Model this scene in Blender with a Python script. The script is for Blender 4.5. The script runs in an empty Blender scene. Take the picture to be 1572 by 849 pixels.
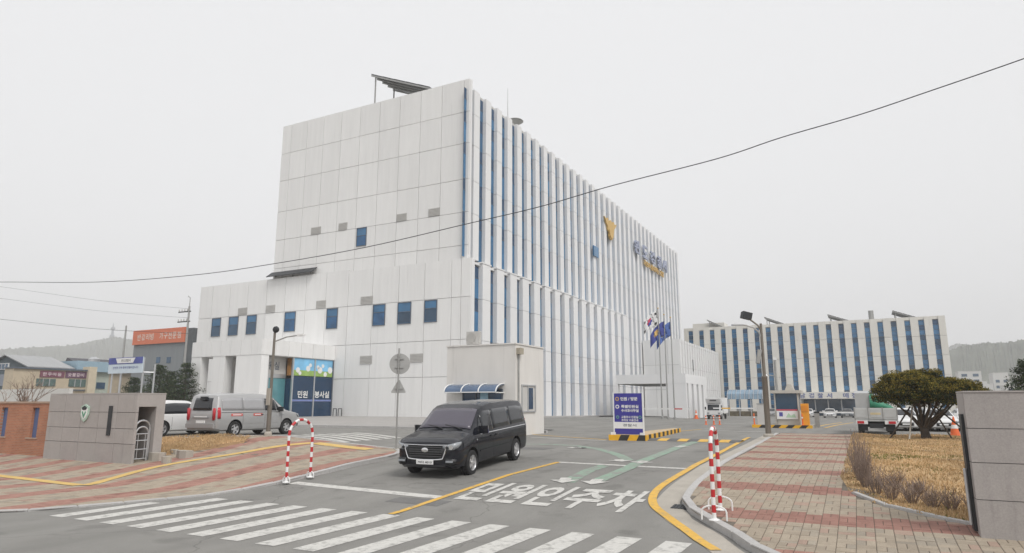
import bpy, bmesh, math, random
from mathutils import Vector, Matrix
random.seed(7)
R = math.radians
D = bpy.data
SC = bpy.context.scene
COL = SC.collection
# ------------------------------------------------------------------ camera, sky, sun, exposure
CZ = 2.5; FPX = 1015.0; CX, CY, HZ = 786.0, 424.5, 618.5
PITCH = math.atan((HZ - CY) / FPX); YAW = R(27.5)
cam = D.objects.new('camera', D.cameras.new('camera')); COL.objects.link(cam)
cam.location = (0, 0, CZ); cam.rotation_euler = (R(90) + PITCH, 0, YAW)
cam.data.sensor_width = 36; cam.data.lens = 36 * FPX / 1572
cam.data.clip_start = 0.05; cam.data.clip_end = 9000
SC.camera = cam
SUN_EL, SUN_AZ = 50, 118          # azimuth: direction the light comes from, degrees clockwise from +Y
w = D.worlds.new('World'); SC.world = w; w.use_nodes = True
nt = w.node_tree; nt.nodes.clear()
sky = nt.nodes.new('ShaderNodeTexSky'); sky.sky_type = 'NISHITA'; sky.sun_disc = False
sky.sun_elevation = R(SUN_EL); sky.sun_rotation = R(SUN_AZ); sky.dust_density = 6; sky.air_density = 1.5
hs = nt.nodes.new('ShaderNodeHueSaturation'); hs.inputs['Saturation'].default_value = 0.10
mx = nt.nodes.new('ShaderNodeMix'); mx.data_type = 'RGBA'; mx.inputs[0].default_value = 0.90
mx.inputs[7].default_value = (6.8, 6.82, 6.92, 1)      # even overcast layer
bg = nt.nodes.new('ShaderNodeBackground'); bg.inputs['Strength'].default_value = 0.10
wo = nt.nodes.new('ShaderNodeOutputWorld')
nt.links.new(sky.outputs[0], hs.inputs['Color']); nt.links.new(hs.outputs[0], mx.inputs[6])
nt.links.new(mx.outputs[2], bg.inputs['Color']); nt.links.new(bg.outputs[0], wo.inputs['Surface'])
sl = D.lights.new('sun', 'SUN'); sl.energy = 1.5; sl.angle = R(22); sl.color = (1, .97, .93)
so = D.objects.new('sun', sl); COL.objects.link(so)
sd = Vector((math.sin(R(SUN_AZ)) * math.cos(R(SUN_EL)), math.cos(R(SUN_AZ)) * math.cos(R(SUN_EL)), math.sin(R(SUN_EL))))
so.rotation_euler = (-sd).to_track_quat('-Z', 'Y').to_euler(); so.location = (0, -30, 60)
vs = SC.view_settings
vs.view_transform = 'Standard'; vs.look = 'None'; vs.gamma = 1; vs.use_curve_mapping = False; vs.exposure = 0.48
SC.cycles.max_bounces = 6; SC.cycles.diffuse_bounces = 3; SC.cycles.glossy_bounces = 3
SC.cycles.transparent_max_bounces = 6; SC.cycles.volume_bounces = 1; SC.cycles.use_denoising = True

# ------------------------------------------------------------------ ground height and pixel helpers
def lin(a, b, t): return max(0, min(1, (t - a) / (b - a)))
def sm(a, b, t):
    t = lin(a, b, t); return t * t * (3 - 2 * t)
def pl(t, P):
    if t <= P[0][0]: return P[0][1]
    for (a, b), (c, d) in zip(P, P[1:]):
        if t <= c: return b + (d - b) * (t - a) / (c - a)
    return P[-1][1]
def g(x, y):
    z = pl(y, ((13, 0), (18, .40), (22, .56), (36, .70)))
    z += (1 - sm(-24, -16, x)) * sm(17.5, 21.5, y) * (.92 + .08 * lin(30, 50, y) - z)     # car park terrace
    return z * (1 - lin(62, 136, y))
def ray(u, v):
    x = (u - CX) / FPX; y = -(v - CY) / FPX
    f = math.cos(PITCH) - y * math.sin(PITCH); up = math.sin(PITCH) + y * math.cos(PITCH)
    s, c = math.sin(YAW), math.cos(YAW)
    return x * c - f * s, x * s + f * c, up
def atY(u, v, Y):
    d = ray(u, v); t = Y / d[1]; return d[0] * t, CZ + d[2] * t
def atX(u, v, X):
    d = ray(u, v); t = X / d[0]; return d[1] * t, CZ + d[2] * t
def gr(u, v, off=0):
    d = ray(u, v); t = 2.0
    while t < 500 and CZ + d[2] * t > g(d[0] * t, d[1] * t) + off: t *= 1.002
    return d[0] * t, d[1] * t

# ------------------------------------------------------------------ materials
MATS = {}
def mat(name, col, rough=.6, metal=0, var=.12, scale=2.0, bump=0, spec=.5, coat=0, rnd=0, stretch=None, fine=0, emit=0):
    if name in MATS: return MATS[name]
    m = D.materials.new(name); m.use_nodes = True; MATS[name] = m
    t = m.node_tree; b = t.nodes['Principled BSDF']
    b.inputs['Roughness'].default_value = rough; b.inputs['Metallic'].default_value = metal
    b.inputs['Specular IOR Level'].default_value = spec; b.inputs['Coat Weight'].default_value = coat
    b.inputs['Coat Roughness'].default_value = .04
    ge = t.nodes.new('ShaderNodeNewGeometry'); mp = t.nodes.new('ShaderNodeMapping')
    t.links.new(ge.outputs['Position'], mp.inputs['Vector'])
    if stretch: mp.inputs['Scale'].default_value = stretch
    n = t.nodes.new('ShaderNodeTexNoise'); n.inputs['Scale'].default_value = scale; n.inputs['Detail'].default_value = 5
    n.inputs['Roughness'].default_value = .62
    t.links.new(mp.outputs[0], n.inputs['Vector'])
    mr = t.nodes.new('ShaderNodeMapRange'); mr.inputs[1].default_value = .28; mr.inputs[2].default_value = .72
    mr.inputs[3].default_value = 1 - var; mr.inputs[4].default_value = 1 + var
    t.links.new(n.outputs['Fac'], mr.inputs[0]); last = mr.outputs[0]
    def mul(a, bsock):
        q = t.nodes.new('ShaderNodeMath'); q.operation = 'MULTIPLY'
        t.links.new(a, q.inputs[0]); t.links.new(bsock, q.inputs[1]); return q.outputs[0]
    if fine:
        n2 = t.nodes.new('ShaderNodeTexNoise'); n2.inputs['Scale'].default_value = 45; n2.inputs['Detail'].default_value = 3
        t.links.new(ge.outputs['Position'], n2.inputs['Vector'])
        m2 = t.nodes.new('ShaderNodeMapRange'); m2.inputs[1].default_value = .3; m2.inputs[2].default_value = .7
        m2.inputs[3].default_value = 1 - fine; m2.inputs[4].default_value = 1 + fine
        t.links.new(n2.outputs['Fac'], m2.inputs[0]); last = mul(last, m2.outputs[0])
    if rnd:
        oi = t.nodes.new('ShaderNodeObjectInfo'); m3 = t.nodes.new('ShaderNodeMapRange')
        m3.inputs[3].default_value = 1 - rnd; m3.inputs[4].default_value = 1 + rnd
        t.links.new(oi.outputs['Random'], m3.inputs[0]); last = mul(last, m3.outputs[0])
    vm = t.nodes.new('ShaderNodeVectorMath'); vm.operation = 'SCALE'
    vm.inputs[0].default_value = col[:3]
    t.links.new(last, vm.inputs['Scale']); t.links.new(vm.outputs[0], b.inputs['Base Color'])
    if bump:
        bp = t.nodes.new('ShaderNodeBump'); bp.inputs['Strength'].default_value = bump; bp.inputs['Distance'].default_value = .02
        n3 = t.nodes.new('ShaderNodeTexNoise'); n3.inputs['Scale'].default_value = 60
        t.links.new(ge.outputs['Position'], n3.inputs['Vector'])
        t.links.new(n3.outputs['Fac'], bp.inputs['Height']); t.links.new(bp.outputs[0], b.inputs['Normal'])
    return m
def srgb(r, gg, b):
    f = lambda c: (c / 12.92 if c <= .04045 else ((c + .055) / 1.055) ** 2.4)
    return f(r / 255), f(gg / 255), f(b / 255)
def worn(name, col, under, amount=.45, scale=6):
    """paint worn through to what lies under it"""
    if name in MATS: return MATS[name]
    m = mat(name, col, .8, var=.08, scale=8, fine=.06); t = m.node_tree; b = t.nodes['Principled BSDF']
    src = b.inputs['Base Color'].links[0].from_socket
    ge = t.nodes.new('ShaderNodeNewGeometry'); n = t.nodes.new('ShaderNodeTexNoise'); n.inputs['Scale'].default_value = scale
    n.inputs['Detail'].default_value = 9; n.inputs['Roughness'].default_value = .72
    t.links.new(ge.outputs['Position'], n.inputs['Vector'])
    r = t.nodes.new('ShaderNodeMapRange'); r.inputs[1].default_value = amount - .10; r.inputs[2].default_value = amount + .10
    t.links.new(n.outputs['Fac'], r.inputs[0])
    x = t.nodes.new('ShaderNodeMix'); x.data_type = 'RGBA'; x.inputs[6].default_value = (*under, 1)
    t.links.new(r.outputs[0], x.inputs[0]); t.links.new(src, x.inputs[7]); t.links.new(x.outputs[2], b.inputs['Base Color'])
    return m
ASPH = (.240, .234, .219)
M_asph = mat('asphalt', ASPH, .9, var=.10, scale=.45, bump=.25, fine=.10, spec=.25)
def weather_asphalt(m):
    t = m.node_tree; b = t.nodes['Principled BSDF']; src = b.inputs['Base Color'].links[0].from_socket
    ge = t.nodes.new('ShaderNodeNewGeometry')
    def layer(src, scale, stretch, lo, hi, k, kind='noise'):
        mp = t.nodes.new('ShaderNodeMapping'); mp.inputs['Scale'].default_value = stretch; t.links.new(ge.outputs['Position'], mp.inputs['Vector'])
        if kind == 'noise':
            n = t.nodes.new('ShaderNodeTexNoise'); n.inputs['Scale'].default_value = scale; n.inputs['Detail'].default_value = 6; out = n.outputs['Fac']
        else:
            wn = t.nodes.new('ShaderNodeTexNoise'); wn.inputs['Scale'].default_value = 1.2; wn.inputs['Detail'].default_value = 6; t.links.new(mp.outputs[0], wn.inputs['Vector'])
            ad = t.nodes.new('ShaderNodeVectorMath'); ad.operation = 'MULTIPLY_ADD'; ad.inputs[1].default_value = (.8, .8, .8); t.links.new(wn.outputs['Color'], ad.inputs[0]); t.links.new(mp.outputs[0], ad.inputs[2])
            n = t.nodes.new('ShaderNodeTexVoronoi'); n.feature = 'DISTANCE_TO_EDGE'; n.inputs['Scale'].default_value = scale; t.links.new(ad.outputs[0], n.inputs['Vector']); out = n.outputs['Distance']
        if kind == 'noise': t.links.new(mp.outputs[0], n.inputs['Vector'])
        r = t.nodes.new('ShaderNodeMapRange'); r.inputs[1].default_value = lo; r.inputs[2].default_value = hi; r.inputs[3].default_value = k; r.inputs[4].default_value = 1
        t.links.new(out, r.inputs[0]); v = t.nodes.new('ShaderNodeVectorMath'); v.operation = 'SCALE'; t.links.new(src, v.inputs[0]); t.links.new(r.outputs[0], v.inputs['Scale']); return v.outputs[0]
    src = layer(src, .9, (1, .10, 1), .36, .56, .88)          # tyre tracks along the lane
    src = layer(src, 1.1, (1, 1, 1), .30, .42, .80)           # oil and damp stains
    src = layer(src, .22, (1, 1, 1), .0, .006, .72, 'crack')
    t.links.new(src, b.inputs['Base Color'])
weather_asphalt(M_asph)
M_earth = mat('earth', (.17, .15, .11), .95, var=.25, scale=.05, spec=.1)
M_white = mat('cladding_white', (.775, .772, .762), .55, var=.04, scale=1.2, rnd=.03, stretch=(1.4, 1.4, .12), spec=.3)
M_fin = mat('fin_white', (.76, .76, .76), .5, var=.015, scale=.6, rnd=.015, stretch=(1, 1, .3), spec=.3)
def streaks(m, k, sc=2.2, lo=.58, hi=.74, zs=.05):
    """faint rain streaks running down a face"""
    t = m.node_tree; b = t.nodes['Principled BSDF']; src = b.inputs['Base Color'].links[0].from_socket
    ge = t.nodes.new('ShaderNodeNewGeometry'); mp = t.nodes.new('ShaderNodeMapping'); mp.inputs['Scale'].default_value = (1, 1, zs)
    n = t.nodes.new('ShaderNodeTexNoise'); n.inputs['Scale'].default_value = sc; n.inputs['Detail'].default_value = 7; n.inputs['Roughness'].default_value = .7
    r = t.nodes.new('ShaderNodeMapRange'); r.inputs[1].default_value = lo; r.inputs[2].default_value = hi; r.inputs[3].default_value = 1; r.inputs[4].default_value = 1 - k
    v = t.nodes.new('ShaderNodeVectorMath'); v.operation = 'SCALE'
    t.links.new(ge.outputs['Position'], mp.inputs['Vector']); t.links.new(mp.outputs[0], n.inputs['Vector']); t.links.new(n.outputs['Fac'], r.inputs[0])
    t.links.new(src, v.inputs[0]); t.links.new(r.outputs[0], v.inputs['Scale']); t.links.new(v.outputs[0], b.inputs['Base Color'])
streaks(M_white, .10); streaks(M_fin, .08, 1.5)
M_joint = mat('joint_grey', (.46, .455, .44), .8, var=.05)
M_cream = mat('cladding_cream', (.70, .68, .63), .6, var=.04, scale=1, rnd=.03, stretch=(1, 1, .15), spec=.3); streaks(M_cream, .14, 1.5)
M_glass = mat('window_glass_blue', (.042, .145, .28), .08, var=.25, scale=.5, spec=.6, rnd=.2)
M_glass2 = mat('window_glass_lower', (.022, .095, .215), .07, var=.35, scale=.9, spec=.6, rnd=.25)
M_glassd = mat('window_glass_dark', (.03, .075, .135), .08, var=.25, scale=.5, spec=.6, rnd=.25)
M_glassn = mat('glass_navy', (.012, .042, .095), .08, var=.2, scale=.6, spec=.6)
M_frame = mat('frame_grey', (.10, .12, .15), .5, var=.05)
M_alu = mat('aluminium', (.55, .56, .57), .38, metal=.7, var=.05)
M_steel = mat('galvanised_steel', (.36, .36, .35), .5, metal=.5, var=.12, scale=4)
M_vent = mat('vent_grey', (.54, .53, .51), .7, var=.06)
M_ventd = mat('vent_slot', (.42, .41, .39), .7, var=.06)
M_dark = mat('dark_metal', (.035, .038, .042), .5, metal=.3, var=.1)
M_black = mat('black_rubber', (.018, .018, .019), .85, var=.15, scale=8)
M_plast = mat('black_plastic', (.02, .021, .023), .45, var=.1)
M_whitep = worn('road_paint_white', (.55, .54, .51), ASPH, .40, 4)
M_yellp = worn('road_paint_yellow', (.66, .40, .075), ASPH, .38, 4)
M_greenp = worn('road_paint_green', (.24, .37, .275), ASPH, .50, 3)
M_tileg = mat('paver_buff', (.33, .28, .22), .9, var=.12, scale=3, rnd=.10, fine=.10, spec=.2)
M_tiler = mat('paver_red', (.31, .175, .142), .9, var=.15, scale=3, rnd=.12, fine=.10, spec=.2)
M_tileg2 = mat('paver_buff_dark', (.30, .262, .212), .9, var=.14, scale=3, rnd=.10, fine=.10, spec=.2); M_tileg3 = mat('paver_pink', (.34, .25, .20), .9, var=.12, scale=3, rnd=.1, fine=.10, spec=.2)
M_tiler2 = mat('paver_red_dark', (.25, .135, .11), .9, var=.15, scale=3, rnd=.12, fine=.10, spec=.2)
M_tiley = mat('paver_yellow', (.60, .42, .16), .9, var=.12, scale=3, fine=.08, spec=.2)
M_bed = mat('paver_joint_sand', (.17, .15, .125), .95, var=.2, scale=5, spec=.1)
M_kerb = mat('kerb_granite', (.43, .42, .41), .8, var=.08, scale=9, rnd=.05, fine=.12)
M_conc = mat('concrete', (.40, .37, .325), .9, var=.10, scale=1.5, fine=.08, spec=.2)
M_stone = mat('gate_granite', (.37, .345, .33), .6, var=.05, scale=2.5, rnd=.03, fine=.09, spec=.35); streaks(M_stone, .22, 3.5, .55, .75, .12)
M_red = mat('red_paint', (.50, .025, .03), .4, var=.08)
M_wht = mat('white_paint', (.78, .78, .77), .4, var=.05, scale=5)
M_yel = mat('yellow_paint', (.78, .42, .02), .5, var=.12, scale=4)
M_blk = mat('black_paint', (.03, .028, .025), .55, var=.2, scale=4)
M_orange = mat('orange_plastic', (.78, .15, .035), .5, var=.08)
M_oran2 = mat('orange_cabinet', (.80, .33, .02), .45, var=.06)
M_grassd = mat('dry_grass', (.50, .355, .20), .95, var=.38, scale=.7, spec=.1, fine=.2)
M_soil = mat('dry_lawn_soil', (.44, .305, .17), .95, var=.35, scale=.6, spec=.1, fine=.2)
M_grass2 = mat('green_tuft', (.17, .17, .05), .9, var=.3, scale=2, spec=.1)
M_blue = mat('sign_blue', (.045, .04, .28), .4, var=.06)
M_gold = mat('gold', (.62, .40, .12), .45, metal=.2, var=.1)

# ------------------------------------------------------------------ mesh helpers
class MB:
    def __init__(s): s.v = []; s.f = []; s.m = []
    def add(s, vs, fs, mi=0):
        o = len(s.v); s.v += [tuple(p) for p in vs]
        for f in fs: s.f.append(tuple(i + o for i in f)); s.m.append(mi)
        return s
    def box(s, x0, y0, z0, x1, y1, z1, mi=0):
        return s.add([(x0, y0, z0), (x1, y0, z0), (x1, y1, z0), (x0, y1, z0), (x0, y0, z1), (x1, y0, z1), (x1, y1, z1), (x0, y1, z1)],
              [(0, 3, 2, 1), (4, 5, 6, 7), (0, 1, 5, 4), (1, 2, 6, 5), (2, 3, 7, 6), (3, 0, 4, 7)], mi)
    def prism(s, poly, z0, z1, mi=0):
        n = len(poly)
        return s.add([(x, y, z0) for x, y in poly] + [(x, y, z1) for x, y in poly],
              [tuple(range(n - 1, -1, -1)), tuple(range(n, 2 * n))] + [(i, (i + 1) % n, n + (i + 1) % n, n + i) for i in range(n)], mi)
    def prismY(s, poly, y0, y1, mi=0):      # poly in (x,z)
        n = len(poly)
        return s.add([(x, y0, z) for x, z in poly] + [(x, y1, z) for x, z in poly],
              [tuple(range(n)), tuple(range(2 * n - 1, n - 1, -1))] + [(i, n + i, n + (i + 1) % n, (i + 1) % n) for i in range(n)], mi)
    def prismX(s, poly, x0, x1, mi=0):      # poly in (y,z)
        n = len(poly)
        return s.add([(x0, y, z) for y, z in poly] + [(x1, y, z) for y, z in poly],
              [tuple(range(n - 1, -1, -1)), tuple(range(n, 2 * n))] + [(i, (i + 1) % n, n + (i + 1) % n, n + i) for i in range(n)], mi)
    def tube(s, pts, r, n=8, mi=0, caps=True):
        pts = [Vector(p) for p in pts]; rs = r if isinstance(r, (list, tuple)) else [r] * len(pts)
        o = len(s.v); up = None
        for i, p in enumerate(pts):
            t = (pts[min(i + 1, len(pts) - 1)] - pts[max(i - 1, 0)]).normalized()
            if up is None: up = Vector((0, 0, 1)) if abs(t.z) < .9 else Vector((1, 0, 0))
            a = t.cross(up).normalized(); b = a.cross(t).normalized(); up = b
            for k in range(n):
                an = 2 * math.pi * k / n; q = p + (a * math.cos(an) + b * math.sin(an)) * rs[i]
                s.v.append(tuple(q))
        for i in range(len(pts) - 1):
            for k in range(n):
                k2 = (k + 1) % n
                s.f.append((o + i * n + k, o + i * n + k2, o + (i + 1) * n + k2, o + (i + 1) * n + k)); s.m.append(mi)
        if caps:
            s.f.append(tuple(o + k for k in range(n - 1, -1, -1))); s.m.append(mi)
            e = o + (len(pts) - 1) * n; s.f.append(tuple(e + k for k in range(n))); s.m.append(mi)
        return s
    def lathe(s, prof, n=16, c=(0, 0, 0), axis='z', mi=0, caps=(1, 1)):   # prof (r, h)
        o = len(s.v)
        for r, h in prof:
            for k in range(n):
                a = 2 * math.pi * k / n; p = (r * math.cos(a), r * math.sin(a), h)
                if axis == 'y': p = (p[0], p[2], p[1])
                elif axis == 'x': p = (p[2], p[0], p[1])
                s.v.append((p[0] + c[0], p[1] + c[1], p[2] + c[2]))
        for i in range(len(prof) - 1):
            for k in range(n):
                k2 = (k + 1) % n
                s.f.append((o + i * n + k, o + i * n + k2, o + (i + 1) * n + k2, o + (i + 1) * n + k)); s.m.append(mi)
        if caps[0]: s.f.append(tuple(o + k for k in range(n))); s.m.append(mi)
        e = o + (len(prof) - 1) * n
        if caps[1]: s.f.append(tuple(e + k for k in range(n))); s.m.append(mi)
        return s
    def mesh(s, name, mats, smooth=False):
        me = D.meshes.new(name); me.from_pydata(s.v, [], s.f)
        for m in (mats if isinstance(mats, (list, tuple)) else [mats]): me.materials.append(m)
        if any(s.m): me.polygons.foreach_set('material_index', s.m)
        bm = bmesh.new(); bm.from_mesh(me); bmesh.ops.recalc_face_normals(bm, faces=bm.faces); bm.to_mesh(me); bm.free()
        if smooth:
            me.shade_smooth(); me.set_sharp_from_angle(angle=R(38))
        return me
    def obj(s, name, mats, parent=None, smooth=False):
        return link(name, s.mesh(name, mats, smooth), parent)
def link(name, me, parent=None):
    o = D.objects.new(name, me); COL.objects.link(o)
    if parent is not None: o.parent = parent
    return o
def tag(o, label, cat, group=None):
    o['label'] = label; o['category'] = cat
    if group: o['group'] = group
    return o
def thing(name, label, cat, loc=(0, 0, 0), rz=0, group=None):
    o = D.objects.new(name, None); COL.objects.link(o); o.empty_display_size = .3
    o.location = loc; o.rotation_euler = (0, 0, rz)
    return tag(o, label, cat, group)
def struct(o): o['kind'] = 'structure'; return o
def stuff(o): o['kind'] = 'stuff'; return o
def copy_tree(o, parent=None):
    c = o.copy(); COL.objects.link(c); c.parent = parent
    for ch in list(o.children): copy_tree(ch, c)
    return c
UB = {}
def unit(m):
    if m.name not in UB: UB[m.name] = MB().box(0, 0, 0, 1, 1, 1).mesh('unit_block_' + m.name, m)
    return UB[m.name]
def ub(name, parent, m, x0, y0, z0, x1, y1, z1):
    o = link(name, unit(m), parent); o.location = (x0, y0, z0); o.scale = (x1 - x0, y1 - y0, z1 - z0); return o
def sheet(name, poly, m, off, parent=None, step=.5, xr=None):
    bm = bmesh.new(); bm.faces.new([bm.verts.new((x, y, 0)) for x, y in poly])
    xs = [p[0] for p in poly]; ys = [p[1] for p in poly]
    for ax, lo, hi in ((0, min(xs), max(xs)), (1, min(ys), max(ys))):
        k = math.floor(lo / step) + 1
        while k * step < hi:
            co = [0, 0, 0]; no = [0, 0, 0]; co[ax] = k * step; no[ax] = 1
            bmesh.ops.bisect_plane(bm, geom=bm.verts[:] + bm.edges[:] + bm.faces[:], plane_co=co, plane_no=no); k += 1
    for v in bm.verts: v.co.z = g(v.co.x, v.co.y) + off
    bmesh.ops.recalc_face_normals(bm, faces=bm.faces)
    me = D.meshes.new(name); bm.to_mesh(me); bm.free()
    if len(me.polygons) and me.polygons[0].normal.z < 0: me.flip_normals()
    me.materials.append(m)
    return link(name, me, parent)
def strip(name, pts, wdt, m, off, parent):
    """painted line following pts"""
    P = [Vector((x, y)) for x, y in pts]; Q = []
    for a, b in zip(P, P[1:]):
        n = max(1, int((b - a).length / .4)); Q += [a.lerp(b, i / n) for i in range(n)]
    Q.append(P[-1]); L = []; Rr = []
    for i, p in enumerate(Q):
        t = (Q[min(i + 1, len(Q) - 1)] - Q[max(i - 1, 0)]).normalized(); nn = Vector((-t.y, t.x)) * wdt / 2
        L.append(p + nn); Rr.append(p - nn)
    mb = MB(); n = len(Q)
    mb.add([(q.x, q.y, g(q.x, q.y) + off) for q in L + Rr], [(i, i + 1, n + i + 1, n + i) for i in range(n - 1)])
    o = mb.obj(name, m, parent)
    if o.data.polygons[0].normal.z < 0: o.data.flip_normals()
    return o
def spline(P, n=6):
    out = []
    for i in range(len(P) - 1):
        p0, p1, p2, p3 = [Vector(P[max(0, min(len(P) - 1, i + k))]) for k in (-1, 0, 1, 2)]
        for k in range(n):
            t = k / n
            out.append(tuple(.5 * ((2 * p1) + (p2 - p0) * t + (2 * p0 - 5 * p1 + 4 * p2 - p3) * t * t + (3 * p1 - p0 - 3 * p2 + p3) * t ** 3)))
    out.append(tuple(P[-1])); return out
def text_mesh(body, bold=.0, extrude=0):
    c = D.curves.new('lettering', 'FONT'); c.body = body; c.size = 1; c.offset = bold; c.extrude = extrude; c.resolution_u = 3
    o = D.objects.new('lettering', c); COL.objects.link(o)
    bpy.context.view_layer.update()
    me = D.meshes.new_from_object(o.evaluated_get(bpy.context.evaluated_depsgraph_get()))
    D.objects.remove(o); D.curves.remove(c)
    xs = [v.co.x for v in me.vertices]; ys = [v.co.y for v in me.vertices]
    a, b, e, f = min(xs), max(xs), min(ys), max(ys)
    for v in me.vertices: v.co.x = (v.co.x - a) / (b - a); v.co.y = (v.co.y - e) / (f - e)
    me.materials.clear(); return me
def lettering(body, m, fn, parent, bold=.02, name='lettering', extrude=0):
    """fn maps (s,t,depth) with s,t in 0..1 to a point"""
    me = text_mesh(body, bold, extrude)
    for v in me.vertices: v.co = Vector(fn(v.co.x, v.co.y, v.co.z))
    me.materials.append(m)
    return link(name, me, parent)

# ------------------------------------------------------------------ terrain, road
mb = MB()
xs = [-2600, -600, -200, -120, 80, 200, 600, 2600]; ys = [-400, -60, -15, 140, 300, 900, 2600]
mb.add([(x, y, -.25) for y in ys for x in xs], [(j * 8 + i, j * 8 + i + 1, j * 8 + i + 9, j * 8 + i + 8) for j in range(6) for i in range(7)])
struct(mb.obj('ground', M_earth))
mb = MB()
gx = [-140, -100, -70, -50, -40, -32] + [-26 + .5 * i for i in range(29)] + [-9, -6, -3, 0, 4, 10, 20, 40, 60]
gy = [-14, -6, 0, 6, 13, 15.5, 17] + [17 + .5 * i for i in range(1, 13)] + [24, 26, 28, 30, 33, 36, 42, 50, 56, 62, 80, 100, 120, 136, 160]
n = len(gx)
mb.add([(x, y, g(x, y)) for y in gy for x in gx], [(j * n + i, j * n + i + 1, j * n + i + n + 1, j * n + i + n) for j in range(len(gy) - 1) for i in range(n - 1)])
road = struct(mb.obj('road', M_asph))
E1, E2 = .006, .011
# crossing
x0 = -16.45
for k in range(15):
    xa = x0 + .93 * k
    o = sheet('crosswalk_stripe', [(xa - .02, 9.06), (xa + .46, 9.06), (xa + .48, 12.72), (xa, 12.72)] if k else [(xa - .02, 9.06), (xa + .46, 9.06), (xa + .43, 11.45), (xa + .02, 11.45)], M_whitep, E1, road, 4)
strip('stop_line', [(-15.2, 15.12), (-9.7, 14.72)], .34, M_whitep, E1, road)
strip('centre_line', [(-9.78, 12.78), (-9.28, 21.2)], .17, M_yellp, E2, road)
strip('stop_line', [(-9.3, 21.22), (-4.95, 21.03)], .24, M_whitep, E1, road)
strip('edge_line', spline([(-2.45, 12.3), (-3.14, 13.43), (-3.86, 14.54), (-4.45, 15.57), (-4.76, 16.85), (-4.82, 18.58), (-4.88, 22.97), (-5.15, 30), (-5.46, 37.5)]), .2, M_yellp, .018, road)
strip('edge_line', spline([(-16.45, 13.0), (-16.15, 14.0), (-15.6, 15.95), (-15.45, 17.5), (-15.5, 19.4)]), .16, M_yellp, E2, road)
strip('lane_line', [(-18.1, 35.9), (-11.6, 32.7)], .16, M_yellp, E1, road)
strip('lane_line', [(-16.0, 33.0), (-11.4, 31.9)], .2, M_whitep, E2, road)
strip('lane_line', [(-10.4, 46.0), (-5.6, 45.6)], .2, M_whitep, E1, road)
strip('lane_line', [(-10.7, 43.0), (-10.0, 47.5)], .16, M_yellp, E2, road)
strip('lane_line', [(-14.8, 62), (-9.2, 62)], .3, M_whitep, E1, road)
strip('lane_line', [(-3.4, 54.5), (-2.0, 75)], .18, M_yellp, E1, road)
strip('lane_line', [(-2.6, 54.5), (-1.0, 75)], .18, M_yellp, E1, road)
for k in range(6):
    strip('crosswalk_stripe', [(-25.3 + .17 * k, 24.7 + .75 * k), (-20.5, 23.5 + .75 * k)], .40, M_whitep, E1, road)
# faded green guide lines and arrows
strip('guide_line', [gr(*p) for p in ((871, 741), (905, 722), (928, 715))], .42, M_greenp, E1, road)
strip('guide_line', [gr(*p) for p in ((912, 742), (962, 720), (1036, 689), (1075, 676))], .42, M_greenp, E2, road)
strip('guide_line', spline([gr(*p) for p in ((800, 682), (860, 683), (909, 688), (945, 697), (965, 707))]), .4, M_greenp, E1, road)
def arrow(u, v, ang):
    x, y = gr(u, v); c, s_ = math.cos(ang), math.sin(ang)
    P = [(0, -.32), (.42, .12), (.16, .12), (.16, .45), (-.16, .45), (-.16, .12), (-.42, .12)]
    sheet('guide_arrow', [(x + a * c - b * s_, y + a * s_ + b * c) for a, b in P], M_whitep, .016, road, 4)
for u, v, a in ((866, 739, .25), (912, 741, .1), (953, 708, .5), (984, 710, 0), (1045, 686, 0), (885, 688, 1.2)): arrow(u, v, a)
# road lettering
TX0, TX1, TY0, TY1 = -9.42, -4.75, 14.6, 16.9
def road_map(s, t, d):
    x = TX0 + (TX1 - TX0) * s; y = TY0 + (TY1 - TY0) * t; return x, y, g(x, y) + E2
lettering('민원인주차', M_whitep, road_map, road, .03)
# darker repairs and drain covers
M_patch = mat('asphalt_patch', (.165, .162, .157), .9, var=.12, scale=2, bump=.25, fine=.12, spec=.25)
x, y = gr(640, 770); sheet('asphalt_patch', [(x - .8, y - .25), (x + .8, y - .3), (x + .85, y + .3), (x - .75, y + .32)], M_patch, .004, road, 4)
x, y = gr(800, 688); sheet('asphalt_patch', [(x - 1.6, y - .5), (x + 1.3, y - .6), (x + 1.4, y + .6), (x - 1.5, y + .5)], M_patch, .003, road, 4)
for u, v, wd, dp in ((835, 660, 1.2, .5), (890, 688, .5, .35)):
    x, y = gr(u, v); z = g(x, y); mbb = MB()
    mbb.box(x - wd / 2, y - dp / 2, z, x + wd / 2, y + dp / 2, z + .012)
    for k in range(6): mbb.box(x - wd / 2 + wd * (k + .15) / 6, y - dp * .4, z + .012, x - wd / 2 + wd * (k + .6) / 6, y + dp * .4, z + .02)
    mbb.obj('drain_cover', M_dark, road)
# speed hump
mb = MB(); n = 9
for k in range(n):
    xa = -9.6 + 4.4 * k / n; xb = -9.6 + 4.4 * (k + .97) / n
    for q in range(6):
        a0, a1 = q / 6, (q + 1) / 6
        f = lambda a: (32.9 + 1.5 * a, g(-7, 32.9 + 1.5 * a) + .012 + .07 * math.sin(math.pi * a))
        mb.add([(xa, *f(a0)), (xb, *f(a0)), (xb, *f(a1)), (xa, *f(a1))], [(0, 1, 2, 3)], k % 2)
o = mb.obj('speed_hump', [mat('hump_grey', (.12, .12, .12), .8), M_yellp]); tag(o, 'low yellow and grey striped speed hump across the entry lane', 'speed hump')

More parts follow.
